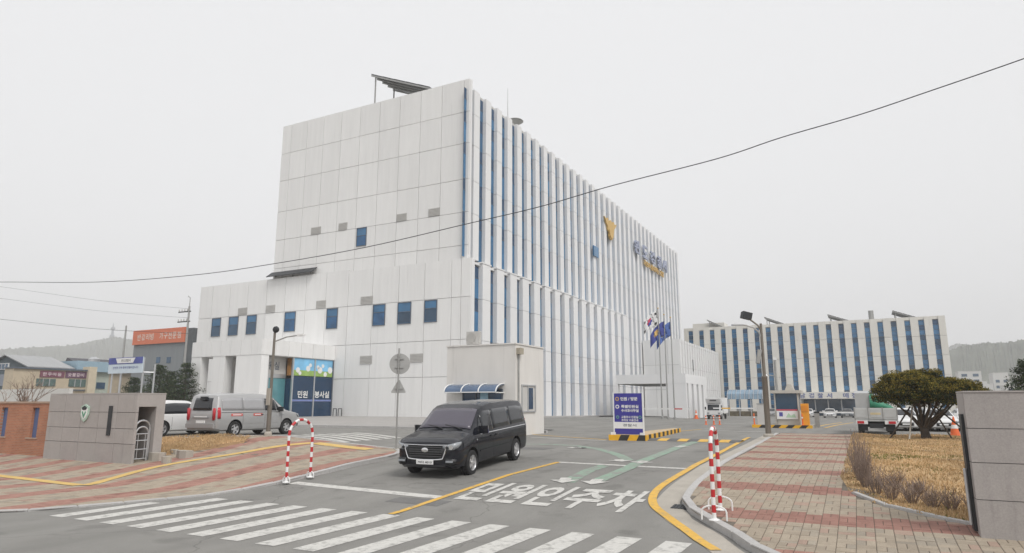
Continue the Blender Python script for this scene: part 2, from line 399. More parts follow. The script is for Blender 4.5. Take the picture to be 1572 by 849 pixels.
# ------------------------------------------------------------------ pavements
KB = .13
def kbf(x, y): return KB if x > -12 else .035 + (KB - .035) * sm(13.5, 18, y)     # dropped kerb at the crossing
def in_poly(x, y, P):
    c = False; j = len(P) - 1
    for i in range(len(P)):
        if (P[i][1] > y) != (P[j][1] > y) and x < (P[j][0] - P[i][0]) * (y - P[i][1]) / (P[j][1] - P[i][1]) + P[i][0]: c = not c
        j = i
    return c
def pave(name, poly, band, holes, near=None, tile=.3, weave=False):
    bed = struct(sheet(name, poly, M_bed, KB - .012, None, 1.0))
    for v in bed.data.vertices: v.co.z = g(v.co.x, v.co.y) + kbf(v.co.x, v.co.y) - .012
    # walls down to the road
    mbk = MB(); xs = [p[0] for p in poly]; ys = [p[1] for p in poly]
    tiles = []
    y = math.floor(min(ys) / tile) * tile
    while y < max(ys):
        x = math.floor(min(xs) / tile) * tile
        while x < max(xs):
            cx, cy = x + tile / 2, y + tile / 2
            if all(in_poly(cx + a * tile * .5, cy + b * tile * .5, poly) for a in (-1, 1) for b in (-1, 1)) and not any(in_poly(cx, cy, h) for h in holes):
                if weave:
                    par = (round(cx / tile - .5) + round(cy / tile - .5)) % 2; q4 = tile / 4
                    for sg_ in (-1, 1): tiles.append((math.hypot(cx, cy), cx + (sg_ * q4 if par else 0), cy + (0 if par else sg_ * q4), (q4 if par else tile / 2) - .005, (tile / 2 if par else q4) - .005))
                else: tiles.append((math.hypot(cx, cy), cx, cy, tile / 2 - .006, tile / 2 - .006))
            x += tile
        y += tile
    tiles.sort()
    single = []
    if near:
        vis = [t for t in tiles if near(t[1], t[2])][:300]; sset = set(vis); single = vis
        tiles = [t for t in tiles if t not in sset]
    rest = {k: MB() for k in range(5)}
    def kind(cx, cy):
        b = band(cx, cy); r_ = random.random(); pch = .08 + .25 * (math.sin(cx * 1.9 + cy * .7) * math.sin(cy * 1.3 - cx * .4) > .6)
        if b == 1: return 3 if r_ < pch else 1
        if r_ < pch: return 2
        return 4 if random.random() < .3 * lin(18, 26, cy) + .12 else 0
    def shape(mbx, cx, cy, wx_, wy_):
        dz = random.uniform(-.004, .004); tl = random.uniform(-.003, .003); b = .009
        P = [(cx - wx_, cy - wy_), (cx + wx_, cy - wy_), (cx + wx_, cy + wy_), (cx - wx_, cy + wy_)]
        Pi = [(cx - wx_ + b, cy - wy_ + b), (cx + wx_ - b, cy - wy_ + b), (cx + wx_ - b, cy + wy_ - b), (cx - wx_ + b, cy + wy_ - b)]
        h = [g(*p) + kbf(*p) for p in P]
        vs_ = [(p[0], p[1], h[i] - .03) for i, p in enumerate(P)] + [(p[0], p[1], h[i] + dz - .006 + tl * (1 if i < 2 else -1)) for i, p in enumerate(P)] + [(p[0], p[1], h[i] + dz + tl * (1 if i < 2 else -1)) for i, p in enumerate(Pi)]
        fs = [(i, (i + 1) % 4, 4 + (i + 1) % 4, 4 + i) for i in range(4)] + [(4 + i, 4 + (i + 1) % 4, 8 + (i + 1) % 4, 8 + i) for i in range(4)] + [(8, 9, 10, 11)]
        mbx.add(vs_, fs)
    for _, cx, cy, a_, b_ in tiles: shape(rest[kind(cx, cy)], cx, cy, a_, b_)
    mm = (M_tileg, M_tiler, M_tileg2, M_tiler2, M_tileg3)
    for k in rest:
        if rest[k].v: stuff(rest[k].obj('paving_field', mm[k], bed))
    for _, cx, cy, a_, b_ in single:
        q = MB(); shape(q, cx, cy, a_, b_); q.obj('paving_slab', mm[kind(cx, cy)], bed)
    return bed
def kerb(parent, pts, wd=.18, inward=1, seg=1.0, top=None):
    tp = (lambda x, y: kbf(x, y) + .012) if top is None else (lambda x, y: top)
    P = [Vector(p) for p in pts]; Q = [P[0]]; acc = 0
    for a, b in zip(P, P[1:]):
        L = (b - a).length; t = 0
        while acc + (L - t) >= seg:
            t += seg - acc; acc = 0; Q.append(a.lerp(b, t / L))
        acc += L - t
    if (P[-1] - Q[-1]).length > .2: Q.append(P[-1])
    for i in range(len(Q) - 1):
        def nrm(i0):
            t = (Q[min(i0 + 1, len(Q) - 1)] - Q[max(i0 - 1, 0)]).normalized(); return Vector((-t.y, t.x)) * inward * wd
        a, b = Q[i].lerp(Q[i + 1], .006), Q[i].lerp(Q[i + 1], .994); n0, n1 = nrm(i), nrm(i + 1)
        c = [a, b, b + n1, a + n0]; mbq = MB(); bt = .02
        bot = [(p.x, p.y, g(p.x, p.y) - .1) for p in c]
        up1 = [(p.x, p.y, g(p.x, p.y) + tp(p.x, p.y) - .015) for p in c]
        ce = sum(c, Vector((0, 0))) / 4
        up2 = [(p.x + (ce.x - p.x) * .06, p.y + (ce.y - p.y) * .06, g(p.x, p.y) + tp(p.x, p.y)) for p in c]
        mbq.add(bot + up1 + up2, [(j, (j + 1) % 4, 4 + (j + 1) % 4, 4 + j) for j in range(4)] + [(4 + j, 4 + (j + 1) % 4, 8 + (j + 1) % 4, 8 + j) for j in range(4)] + [(8, 9, 10, 11)])
        mbq.obj('kerb_stone', M_kerb, parent)
# pavement beside the entry lane
RK = spline([(2.5, 8.5), (-.2, 10.3), (-1.62, 12.0), (-2.45, 13.49), (-3.3, 14.64), (-3.82, 15.7), (-3.95, 16.67), (-4.02, 18.46), (-4.12, 23.14), (-4.28, 33.97), (-4.5, 41.0)], 5)
lawn_poly = [(-.62, 41.0), (-.63, 26.0), (-.67, 19.6), (-.45, 17.6), (.05, 16.5), (.8, 15.75), (1.63, 15.2), (9, 15.2), (9, 41)]
rp = RK + [(9, 41.0), (9, 8.5)]
def rband(x, y):
    f = ((y - 14.35) / 2.9) % 1; return 1 if f < .29 else 0
pvr = pave('pavement', rp, rband, [lawn_poly], near=lambda x, y: y < 22 and x < 2.2 and math.hypot(x, y) > 10.5, weave=True)
kerb(pvr, [p for p in RK], .18, -1)
GU = [(x - .32 if i > 8 else x - .25, y - .05 if i > 20 else y - .28 + .22 * lin(12, 18, y)) for i, (x, y) in enumerate(RK)]
strip('gutter', GU, .56, M_conc, .008, road)
x, y = gr(1047, 779); x += .12
mb = MB(); mb.box(x - .34, y - .2, .0, x + .34, y + .2, .014)
for k in range(9): mb.box(x - .32 + .072 * k, y - .18, .014, x - .28 + .072 * k, y + .18, .022)
mb.v = [(a, b, c + g(a, b)) for a, b, c in mb.v]
o = mb.obj('drain_grate', M_dark, road)
# pavement with arch rail on the other side of the lane
LK = spline([(-80, 6.6), (-40, 6.7), (-25, 6.9), (-20.5, 7.5), (-17.95, 8.72), (-16.95, 10.4), (-16.2, 12.51), (-15.65, 14.2), (-15.4, 15.5), (-15.3, 17.5), (-15.42, 20.05), (-15.95, 21.4), (-17, 22.3), (-20.4, 22.35), (-23.3, 22.45), (-24.6, 22.2), (-25.6, 21.2), (-27, 20.5), (-29, 20.0), (-36, 19.4), (-80, 19.4)], 4)
bank_poly = [(-24.75, 16.9), (-23.85, 18.3), (-23.1, 19.2), (-22.9, 19.9), (-23.5, 20.8), (-25.3, 20.95), (-27, 20.25), (-29, 19.75), (-36, 19.15), (-46, 19.15), (-46, 16.9)]
def lband(x, y):
    return 1 if ((x + 15.4) / 2.4) % 1 > .62 else 0
lp = [p for p in LK if p[0] > -47]; lp = [(-47, 6.65)] + lp + [(-47, 19.4)]
pvl = pave('pavement', lp, lband, [bank_poly])
kerb(pvl, [p for p in LK if p[0] > -47], .18, 1)
for P in ([(-45, 13.6), (-26.5, 12.8), (-21.35, 12.5)], spline([(-21.2, 12.55), (-22.2, 15.5), (-21.3, 18.7), (-20.3, 21.1)], 5), [(-20.2, 21.2), (-17.4, 21.3)]):
    o = strip('tactile_strip', P, .36 if P[-1][0] < -18 else .6, M_tiley, KB + .012, pvl)
    for v in o.data.vertices: v.co.z = g(v.co.x, v.co.y) + kbf(v.co.x, v.co.y) + .012
# paved apron round the main building
ap = [(-90, 33.0), (-33.6, 33.6), (-22.2, 33.6), (-22, 33.2), (-17.1, 33.2), (-17.1, 37.2), (-22.5, 38.5), (-30.5, 60), (-31, 112), (-90, 112)]
apron = struct(sheet('forecourt', ap, mat('forecourt_paving', (.36, .345, .33), .85, var=.10, scale=.7, fine=.08, spec=.25), .14, None, 1.0))
kerb(apron, [(-70, 32.95), (-33.6, 33.55), (-22.3, 33.55)], .2, 1, 1.5, .15)
kerb(apron, [(-17.1, 37.3), (-22.5, 38.5), (-30.5, 60), (-31, 84)], .2, -1, 1.5, .15)

# ------------------------------------------------------------------ dry lawn, bank, grass blades
def blades(name, poly, n, h0, h1, mats, base, lean=.5):
    xs = [p[0] for p in poly]; ys = [p[1] for p in poly]; mbx = MB(); c = 0
    while c < n:
        x = random.uniform(min(xs), max(xs)); y = min(ys) + (max(ys) - min(ys)) * random.random() ** 1.5
        if not in_poly(x, y, poly): continue
        c += 1
        h = random.uniform(h0, h1); a = random.uniform(0, 6.28); wv = random.uniform(.006, .014) * (1 + y / 30)
        dx, dy = math.cos(a), math.sin(a); b = random.uniform(0, 6.28); l = h * lean * random.random()
        z = base(x, y)
        mbx.add([(x - dx * wv, y - dy * wv, z), (x + dx * wv, y + dy * wv, z), (x + math.cos(b) * l, y + math.sin(b) * l, z + h)], [(0, 1, 2)], 1 if (len(mats) > 1 and random.random() < .03 + .55 * (abs(y - 25.5 - .25 * x + .5 * math.sin(x * 2)) < .55 + .3 * math.sin(x * 1.7)) + .12 * (math.sin(x * 1.3) * math.sin(y * .9 + 1) > .7)) else 0)
    me = D.meshes.new(name); me.from_pydata(mbx.v, [], mbx.f)
    for m in mats: me.materials.append(m)
    me.polygons.foreach_set('material_index', mbx.m)
    return stuff(link(name, me))
lz = lambda x, y: g(x, y) + KB + .03 + .05 * math.sin(x * 1.7 + y) * math.sin(y * .8)
lawn = sheet('lawn', lawn_poly, M_soil, KB + .03, None, .5); struct(lawn)
for v in lawn.data.vertices: v.co.z = lz(v.co.x, v.co.y)
o = blades('dry_grass', [p for p in lawn_poly], 60000, .025, .075, [M_grassd, M_grass2], lz); o['label'] = 'dry straw-coloured grass covering the lawn under the clipped tree'; o['category'] = 'grass'
bz = lambda x, y: g(x, y) + KB + .085 + .06 * math.sin(x * 2.1 + y * 1.3) * math.sin(y * 1.7 - x * .6)
bank = sheet('bank', bank_poly, mat('bank_soil', (.33, .215, .12), .95, var=.3, scale=1.5, fine=.2, spec=.1), KB, None, .5); struct(bank)
for v in bank.data.vertices: v.co.z = bz(v.co.x, v.co.y)
def settle(o):
    bm = bmesh.new(); bm.from_mesh(o.data)
    for v in bm.verts:
        if v.is_boundary: v.co.z = g(v.co.x, v.co.y) + KB - .02
    bm.to_mesh(o.data); bm.free()
settle(bank); settle(lawn)
o = blades('dry_bank_grass', [p for p in bank_poly if p[0] > -37] + [(-36, 17)], 16000, .04, .12, [M_grassd], bz); o['label'] = 'dry brown grass on the bank between gate wall and car park'; o['category'] = 'grass'
for u, v, s, lab in ((242, 698, .5, 'widest pale boulder at the foot of the gate wall end'), (256, 702, .28, 'small pale stone in front of the widest boulder by the gate wall'), (283, 695, .45, 'long pale boulder on the dry bank away from the gate wall'), (268, 690, .3, 'small pale stone on the dry bank between two larger boulders')):
    x, y = gr(u, v, .3); mbx = MB(); P = []
    for k in range(8):
        a = 6.283 * k / 8; r_ = s * random.uniform(.7, 1)
        P.append((x + r_ * math.cos(a), y + .5 * r_ * math.sin(a)))
    mbx.prism(P, bz(x, y) - .15, bz(x, y) + s * .3); o = mbx.obj('rock', M_conc)
    tag(o, lab, 'rock', 'rocks on the bank')
# lawn edging
kerb(lawn, [(-.40, 17.4), (.05, 16.45), (.8, 15.7), (1.6, 15.12)], .1, 1, 1.3, KB + .05)

# ------------------------------------------------------------------ main office building
BX0, BX1, BY = -60.4, -33.55, 55.0
bld = thing('office_building', 'tall white panelled office block with blue window strips between vertical fins', 'building', (0, 0, 0))
ZT = 36.0
core = MB().box(BX0 + .05, BY + .12, .3, -34.12, 146.5, 35.3).obj('wall', M_joint, bld)
cols = [-60.45, -58.97, -56.37, -53.75, -51.01, -48.2, -45.4, -42.6, -39.8, -37.05, -34.3, -33.62]
rows = [16.6, 18.05, 21.5, 25.0, 28.88, 32.35, 36.0]
J = .022
for i in range(len(cols) - 1):
    for j in range(len(rows) - 1):
        d = random.uniform(-.006, .006)
        ub('cladding_panel', bld, M_white, cols[i] + J, BY + d, rows[j] + J, cols[i + 1] - J, BY + .14, rows[j + 1] - J)
# parapet of the end block runs round the corner
ub('parapet', bld, M_white, BX0 + .01, BY + .16, 35.3, -60.1, 120, 35.95)
def window(parent, x0, z0, x1, z1, yf, m=None, bars=0):
    f = MB(); t = .07
    f.box(x0 - t, yf - .07, z0 - t, x0, yf + .01, z1 + t); f.box(x1, yf - .07, z0 - t, x1 + t, yf + .01, z1 + t)
    f.box(x0, yf - .07, z0 - t, x1, yf + .01, z0); f.box(x0, yf - .07, z1, x1, yf + .01, z1 + t)
    for b in range(bars):
        xm = x0 + (x1 - x0) * (b + 1) / (bars + 1); f.box(xm - .025, yf - .06, z0, xm + .025, yf - .001, z1)
    p = MB().box(x0, yf - .022, z0, x1, yf - .006, z1).obj('window', m or M_glass, parent)
    if not bars:
        zz = z0 + (z1 - z0) * random.choice((.55, .6, .62)); f.box(x0, yf - .06, zz, x1, yf - .001, zz + .05)
        MB().box(x0 + .05, yf - .032, z0 + .05, x1 - .05, yf - .0225, zz - .02).obj('lower_pane', random.choice((M_glass2, M_glass2, M_glassd)), p)
    f.obj('window_frame', M_frame, p); return p
def louvre(parent, x0, z0, x1, z1, yf):
    f = MB().box(x0, yf - .03, z0, x1, yf - .005, z1); n = 6
    for k in range(n):
        za = z0 + (z1 - z0) * (k + .15) / n; f.box(x0 + .05, yf - .07, za, x1 - .05, yf - .03, za + (z1 - z0) * .5 / n, 1)
    f.obj('air_vent', [M_ventd, M_vent], parent)
for a, z0, b, z1 in ((-54.8, 21.55, -53.3, 22.38), (-50.65, 21.55, -49.4, 22.38), (-42.55, 21.55, -41.25, 22.35), (-38.45, 21.55, -37.05, 22.38)):
    louvre(bld, a, z0, b, z1, BY - .008)
window(bld, -47.9, 19.45, -46.65, 21.42, BY - .008)
# podium, a little proud of the block
PY = 54.7
MB().box(-72.55, PY + .12, .3, -33.7, 104.2, 16.45).obj('podium_wall', M_joint, bld)
pc = [-72.6, -70.31, -67.19, -64.08, -60.95, -57.96, -54.75, -51.75, -48.55, -45.2, -41.75, -38.5, -35.26, -34.15, -33.05]
pr = [.6, 5.0, 8.57, 12.75, 16.8]
for i in range(len(pc) - 1):
    for j in range(4):
        d = random.uniform(-.006, .006); z1 = pr[j + 1] - J
        if j == 3 and i >= 8: z1 = 16.62
        ub('cladding_panel', bld, M_white, pc[i] + J, PY + d, pr[j] + J, pc[i + 1] - J, PY + .14, z1)
for k in range(6): ub('side_panel', bld, M_white, -72.62, PY + .16 + 8 * k, .5, -72.5, PY + .12 + 8 * (k + 1), 16.78)
ub('podium_roof', bld, M_vent, -72.4, PY + .16, 16.46, -60.5, 103, 16.56)
wx = [(-69.91, -68.48), (-66.91, -65.43), (-63.84, -62.36), (-57.7, -56.16), (-51.38, -49.93), (-44.95, -43.46), (-41.71, -40.15), (-38.37, -36.97)]
for a, b in wx: window(bld, a, 10.5, b, 12.62, PY - .008)
for a, b, z in ((-65.54, -64.0, 12.82), (-60.86, -59.41, 12.82), (-53.07, -51.67, 12.82), (-46.75, -45.12, 12.82), (-46.5, -44.9, 6.5), (-40.04, -38.5, 6.5)):
    louvre(bld, a, z, b, z + .85, PY - .008)
# long side: fins and window strips
M_sp = mat('spandrel_dark', (.03, .075, .15), .25, var=.2, spec=.5)
def fin_mesh(x0, x1, w2, z0, z1, zs):
    m = MB(); cuts = [z0] + [z for z in zs if z0 < z < z1] + [z1]
    for a, b in zip(cuts, cuts[1:]): m.box(x0, -w2, a + .02, x1, w2, b - .02)
    m.box(x0, -w2 + .05, z0 + .1, x1 - .05, w2 - .05, z1 - .1, 1)
    return m.mesh('fin', [M_fin, M_joint])
def strip_mesh(xf, w2, z0, z1, zs):
    m = MB(); cuts = [z0] + [z for z in zs if z0 < z < z1] + [z1]
    for a, b in zip(cuts, cuts[1:]):
        m.box(xf - .05, -w2, a + .05, xf, w2, b - 1.25, 0); m.box(xf - .05, -w2, b - 1.2, xf - .012, w2, b, 1)
        m.box(xf - .02, -w2, b - 1.25, xf + .03, w2, b - 1.2, 2)
    return m.mesh('window_strip', [M_glass, M_sp, M_frame])
zst = [5.0, 8.57, 12.75, 16.6, 21.5, 25.0, 28.88, 32.35]
upf = fin_mesh(-34.2, -33.58, .58, 16.75, 35.15, zst); upl = fin_mesh(-34.2, -33.58, .58, .3, 35.15, zst)
upw = strip_mesh(-33.99, .68, 16.8, 34.9, zst); upwl = strip_mesh(-33.99, .68, .6, 34.9, zst)
lof = fin_mesh(-33.75, -33.02, .80, .35, 16.42, zst); low = strip_mesh(-33.52, .72, .5, 16.1, zst)
ub('corner_pier', bld, M_fin, -34.2, BY + .15, 16.75, -33.58, BY + .5, 35.95)
for k in range(36):
    y = 55.85 + .66 + 2.49 * k; lo_ = y < 104.5
    o = link('fin', upf if lo_ else upl, bld); o.location.y = y
    o = link('window_strip', upw if lo_ else upwl, bld); o.location.y = y - 1.245
ub('corner_pier', bld, M_fin, -33.75, PY + .15, .4, -33.02, PY + .72, 16.6)
for k in range(16):
    y = 56.94 + .88 + 3.02 * k
    o = link('podium_fin', lof, bld); o.location.y = y
    o = link('window_strip', low, bld); o.location.y = y - 1.51
    # stepped cap over every podium fin
    ub('fin_cap', bld, M_fin, -33.8, y - .93, 16.43, -32.98, y + .93, 16.58)
MB().box(-34.1, PY + .2, 16.2, -33.35, 104.4, 16.42).obj('podium_ledge', M_fin, bld)
# single opened window and wall signs on the long side
MB().box(-33.55, 90.4, 23.95, -33.35, 92.4, 25.5).obj('opened_window', M_glass, bld)
def wallmap(y0, y1, z0, z1, x): return lambda s, t, d: (x + d, y0 + (y1 - y0) * s, z0 + (z1 - z0) * t)
M_bl = mat('sign_letter_blue', (.17, .20, .36), .5, var=.05)
ys_ = [110.5, 115.5, 120.4, 125.4, 129.2]
for c, y in zip('완도경찰서', ys_):
    lettering(c, mat('wall_letter_blue', (.33, .36, .47), .5, var=.05), wallmap(y, y + 3.1, 28.6, 31.0, -33.2), bld, .03, 'sign_letter', .12)
lettering('국민과 함께하는 경찰', M_gold, wallmap(116, 130, 27.2, 28.3, -33.25), bld, .02, 'sign_letter', .08)
# emblem: a spread gold bird over a plaque with wings and shield
mb = MB()
E_ = [(0, 0), (.35, .12), (.55, .5), (.5, 1.1), (.9, 1.5), (1.0, 2.2), (1.35, 2.5), (1.9, 3.4), (1.2, 3.1), (.9, 3.5), (.45, 2.9), (.25, 3.3), (0, 3.45)]
poly = [(98.2 + a * 1.55, 28.0 + b * .95) for a, b in E_] + [(98.2 - a * 1.55, 28.0 + b * .95) for a, b in E_[-2:0:-1]]
mb.prismX(poly, -33.5, -33.25)
mb.prismX([(97.2, 29.5), (99.2, 29.5), (99.0, 28.6), (98.2, 28.1), (97.4, 28.6)], -33.24, -33.12)
em = mb.obj('wall_emblem', M_gold, bld)
# wing by the main entrance
WX0, WX1, WY0, WY1 = -33.4, -26.95, 114.0, 149.5
MB().box(WX0, WY0 + .1, -.2, WX1 - .35, WY1, 13.1).obj('wing_wall', M_joint, bld)
for i in range(3):
    for j, (a, b) in enumerate(((.0, 4.7), (4.75, 8.9), (8.95, 13.3))):
        ub('cladding_panel', bld, M_white, WX0 + 2.15 * i + .02, WY0, a, WX0 + 2.15 * (i + 1) - .02, WY0 + .12, b)
wf = fin_mesh(WX1 - .35, WX1, .58, -.2, 13.3, zst)
for k in range(18):
    o = link('wing_fin', wf, bld); o.location.y = WY0 + .72 + 2.0 * k
    if k < 17: ub('window_strip', bld, M_vent, WX1 - .36, WY0 + 1.30 + 2.0 * k, .2, WX1 - .30, WY0 + 2.14 + 2.0 * k, 12.9)
ub('window', bld, M_dark, WX1 - .28, WY0 + 9.2, 8.2, WX1 - .02, WY0 + 10.1, 10.3)
# entrance porch
mb = MB(); y0, y1 = 87.0, 100.2; xa, xb = -29.4, -20.0
mb.box(xa, y0, 5.0, xb, y1, 6.22); porch = mb.obj('porch_roof', M_fin, bld)
ub('porch_soffit', bld, M_ventd, xa + .3, y0 + .4, 4.93, xb - .6, y1 - .3, 5.0)
ub('porch_column', bld, M_fin, xb - 2.6, y0 + .02, .0, xb - .02, y0 + .6, 5.0)
for k in range(4): ub('porch_column', bld, M_fin, xb - .7, y0 + 1.4 + 3.1 * k, .0, xb - .02, y0 + 3.3 + 3.1 * k, 5.0)
ub('porch_column', bld, M_fin, xa + .02, y0 + .02, .0, xa + .3, y0 + .5, 5.0)
# civil affairs office: projecting block with glazed corner
QX0, QX1, QY0 = -59.95, -50.0, 44.8
MB().box(QX0, QY0, 7.0, QX1, PY - .02, 8.5).obj('office_block_band', M_white, bld)
for k in range(7):
    xa = QX0 + (QX1 - QX0) * k / 7; ub('cladding_panel', bld, M_white, xa + .02, QY0 - .04, 7.03, xa + (QX1 - QX0) / 7 - .02, QY0 - .003, 8.52)
for k in range(6):
    ya = QY0 + (PY - QY0) * k / 6; ub('cladding_panel', bld, M_white, QX1 + .003, ya + .02, 7.03, QX1 + .04, ya + (PY - QY0) / 6 - .02, 8.52)
for a, b in ((-59.95, -58.46), (-56.75, -55.0), (-53.45, -50.02)):
    ub('pillar', bld, M_white, a, QY0, .6, b, QY0 + .9, 2.6); ub('pillar', bld, M_white, a, QY0, 2.63, b, QY0 + .9, 7.0)
MB().box(QX0 + .1, QY0 + 3, .6, -53.2, PY, 7.0).obj('block_wall', M_vent, bld)
M_teal = mat('glass_teal', (.10, .26, .29), .1, var=.2, scale=.7, spec=.6)
M_pic = mat('poster_sky', (.22, .52, .78), .5, var=.25, scale=.6)
M_picg = mat('poster_grass', (.30, .45, .12), .5, var=.2, scale=1)
M_pico = mat('poster_autumn', (.35, .17, .05), .5, var=.5, scale=1.5)
def glassX(name, y0, y1, z0, z1, m, x=QX1 - .12): return ub(name, bld, m, x - .05, y0, z0, x, y1, z1)
g1, g2, g3 = 48.9, 51.9, 54.55
for a, b in ((g1 + .12, g2 - .06), (g2 + .06, g3)):
    glassX('glass_pane', a, b, .95, 2.62, M_glassn); glassX('glass_pane', a, b, 2.85, 5.15, M_glassn)
    ub('poster', bld, M_picg, QX1 - .17, a, 5.2, QX1 - .12, b, 5.75); ub('poster', bld, M_pic, QX1 - .17, a, 5.75, QX1 - .12, b, 6.95)
    glassX('blue_band', a, b, 2.65, 2.83, mat('band_blue', (.20, .25, .5), .4), QX1 - .1)
for k, (yy, zz, r_) in enumerate(((49.6, 5.75, .28), (51.0, 5.95, .3), (51.3, 6.3, .2), (52.7, 5.85, .35), (53.1, 6.3, .2), (54.2, 5.9, .35), (49.9, 5.45, .2), (53.5, 5.45, .25), (52.4, 6.15, .2))):
    MB().lathe([(r_, 0), (r_, .012)], 10, (QX1 - .118, yy, zz), 'x').obj('poster_flower', M_wht, bld)
for y_ in (g1, g2): ub('mullion', bld, M_alu, QX1 - .22, y_ - .06, .7, QX1 - .04, y_ + .1, 7.0)
ub('mullion', bld, M_frame, QX1 - .2, g3, .7, QX1 - .03, g3 + .12, 7.0)
lettering('민원', M_wht, wallmap(49.75, 51.1, 3.0, 3.7, QX1 - .1), bld, .02, 'glass_lettering')
lettering('봉사실', M_wht, wallmap(52.1, 54.2, 3.0, 3.7, QX1 - .1), bld, .02, 'glass_lettering')
# set-back glazing behind the open corner
xr = -51.05
ub('glass_pane', bld, M_glassn, xr, g1 + .02, .95, QX1 - .3, g1 + .07, 4.9)
ub('poster', bld, M_pico, xr + .2, g1 - .05, 5.2, QX1 - .3, g1 + .02, 6.9)
ub('glass_pane', bld, M_teal, xr - .06, QY0 + .95, .95, xr, 46.6, 4.9); ub('glass_pane', bld, M_teal, xr - .06, 46.75, .95, xr, g1, 4.9)
ub('sign_panel', bld, M_vent, xr - .06, QY0 + .95, 5.3, xr, g1, 6.95); ub('mullion', bld, M_alu, xr - .06, QY0 + .95, 4.92, xr + .05, g1, 5.28)
for y_ in (46.6, 45.8): ub('mullion', bld, M_alu, xr - .05, y_, .9, xr + .06, y_ + .12, 5)
lettering('민원실', M_frame, lambda s, t, d: (xr + .02, 46.0 + 2.0 * s, 5.7 + .8 * t), bld, .01, 'glass_lettering')
ub('block_ceiling', bld, M_vent, -53.2, QY0 + .9, 6.96, QX1 - .02, PY - .03, 7.0)
# bicycle rail by the glazed corner
for dx in (0, .7):
    P = [(-49.2 + dx, 53.9, 1.0), (-49.2 + dx, 53.9, 1.75), (-49.2 + dx, 54.02, 1.9), (-49.2 + dx, 54.3, 1.9), (-49.2 + dx, 54.42, 1.75), (-49.2 + dx, 54.42, 1.0)]
    P = [(-49.4 + dx + .45 * (i > 2), 54.2, z) for i, (x, y, z) in enumerate(P)]
    tag(MB().tube(P, .045, 6).obj('bicycle_rail', M_dark), 'small dark hoop rail standing against the white wall beside the glazed office corner', 'rail', 'bicycle rails')

# roof things
def solar(name, x0, x1, y0, y1, zh, zl, label, legs=True, group=None, zbase=35.3):
    t = thing(name, label, 'solar panel', ((x0 + x1) / 2, (y0 + y1) / 2, zbase), 0, group); cx, cy = (x0 + x1) / 2, (y0 + y1) / 2
    n = 5
    for i in range(n):
        a = i / n; b = (i + 1) / n
        P = [(x0 + (x1 - x0) * a + .03 - cx, zh + (zl - zh) * a - zbase), (x0 + (x1 - x0) * b - .03 - cx, zh + (zl - zh) * b - zbase)]
        MB().prismY([(P[0][0], P[0][1]), (P[1][0], P[1][1]), (P[1][0], P[1][1] + .08), (P[0][0], P[0][1] + .08)], y0 - cy, y1 - cy).obj('panel_module', M_dark, t)
    fr = MB()
    for i in range(5):
        yy = y0 + (y1 - y0) * (i + .03) / 4.06 - cy
        fr.prismY([(x0 - cx, zh - zbase - .22), (x1 - cx, zl - zbase - .22), (x1 - cx, zl - zbase - .02), (x0 - cx, zh - zbase - .02)], yy, yy + .12)
    fr.obj('support_rail', M_steel, t)
    if legs:
        for yy in (y0 + .3, y1 - .4):
            MB().tube([(x0 + .5 - cx, yy - cy, 0), (x0 + .5 - cx, yy - cy, zh - zbase - .3)], .09, 6).obj('post', M_steel, t)
            MB().tube([(x1 - .4 - cx, yy - cy, 0), (x1 - .4 - cx, yy - cy, max(.1, zl - zbase - .25))], .09, 6).obj('post', M_steel, t)
    return t
solar('solar_canopy', -49.5, -40.8, 58, 62.3, 41.7, 38.0, 'big tilted dark solar canopy on posts above the tall block')
t = thing('solar_rack', 'low flat dark solar rack on the podium roof beside the tall block', 'solar panel', (-57.1, 54.95, 16.8))
MB().prismX([(-.85, .12), (-.02, .75), (-.02, .83), (-.85, .2)], -3.5, 3.6).obj('panel_module', M_dark, t)
for x in (-2.8, 0, 2.8): MB().box(x, -.2, -.05, x + .1, -.1, .6).obj('post', M_steel, t)
t = thing('satellite_dish', 'ring-shaped dish and thin mast on the roof edge of the tall block', 'antenna', (-36, 70, 35.2))
MB().lathe([(1.0, 0), (.9, .12), (.75, .16), (.75, .22), (.92, .2), (1.06, .05)], 20, (0, 0, 2.3)).obj('dish_ring', M_steel, t)
MB().tube([(0, -1.2, 0), (0, -1.2, 2.3)], .06, 6).obj('post', M_steel, t); MB().tube([(0, .8, 0), (0, .8, 2.3)], .06, 6).obj('post', M_steel, t)
MB().tube([(0, -2.0, 0), (0, -2.0, 6.0)], [.05, .02], 6).obj('mast', M_steel, t)

# ------------------------------------------------------------------ annex
anx = thing('annex_building', 'long cream five-storey annex with regular blue window strips behind the car park', 'building')
AY = 150.0
MB().box(-34.3, AY + .42, -.3, 15.35, AY + 16, 18.6).obj('wall', M_joint, anx)
wc = [-32.85 + 2.333 * k for k in range(21)]
ed = [-34.35] + [c + d for c in wc for d in (-.5, .5)] + [15.4]
for k in range(0, len(ed), 2):
    for a, b in ((-.2, 4.0), (4.0, 7.75), (7.75, 11.5), (11.5, 15.2), (15.2, 19.0)):
        ub('cladding_panel', anx, M_cream, ed[k], AY, a + .02, ed[k + 1], AY + .5, b - .02)
for c in wc:
    k = random.randint(0, 3); z = 1.2
    while z < 18.2:
        h = .95; ub('window_pane', anx, (M_glass if (k % 4) else M_glassd) if random.random() < .85 else M_sp, c - .46, AY + .22, z, c + .46, AY + .3, min(18.3, z + h - .06)); z += h; k += 1
    ub('lintel', anx, M_cream, c - .498, AY + .1, 18.4, c + .498, AY + .5, 18.98)
ub('end_wall', anx, M_cream, 15.36, AY + .52, -.2, 15.5, AY + 16, 19)
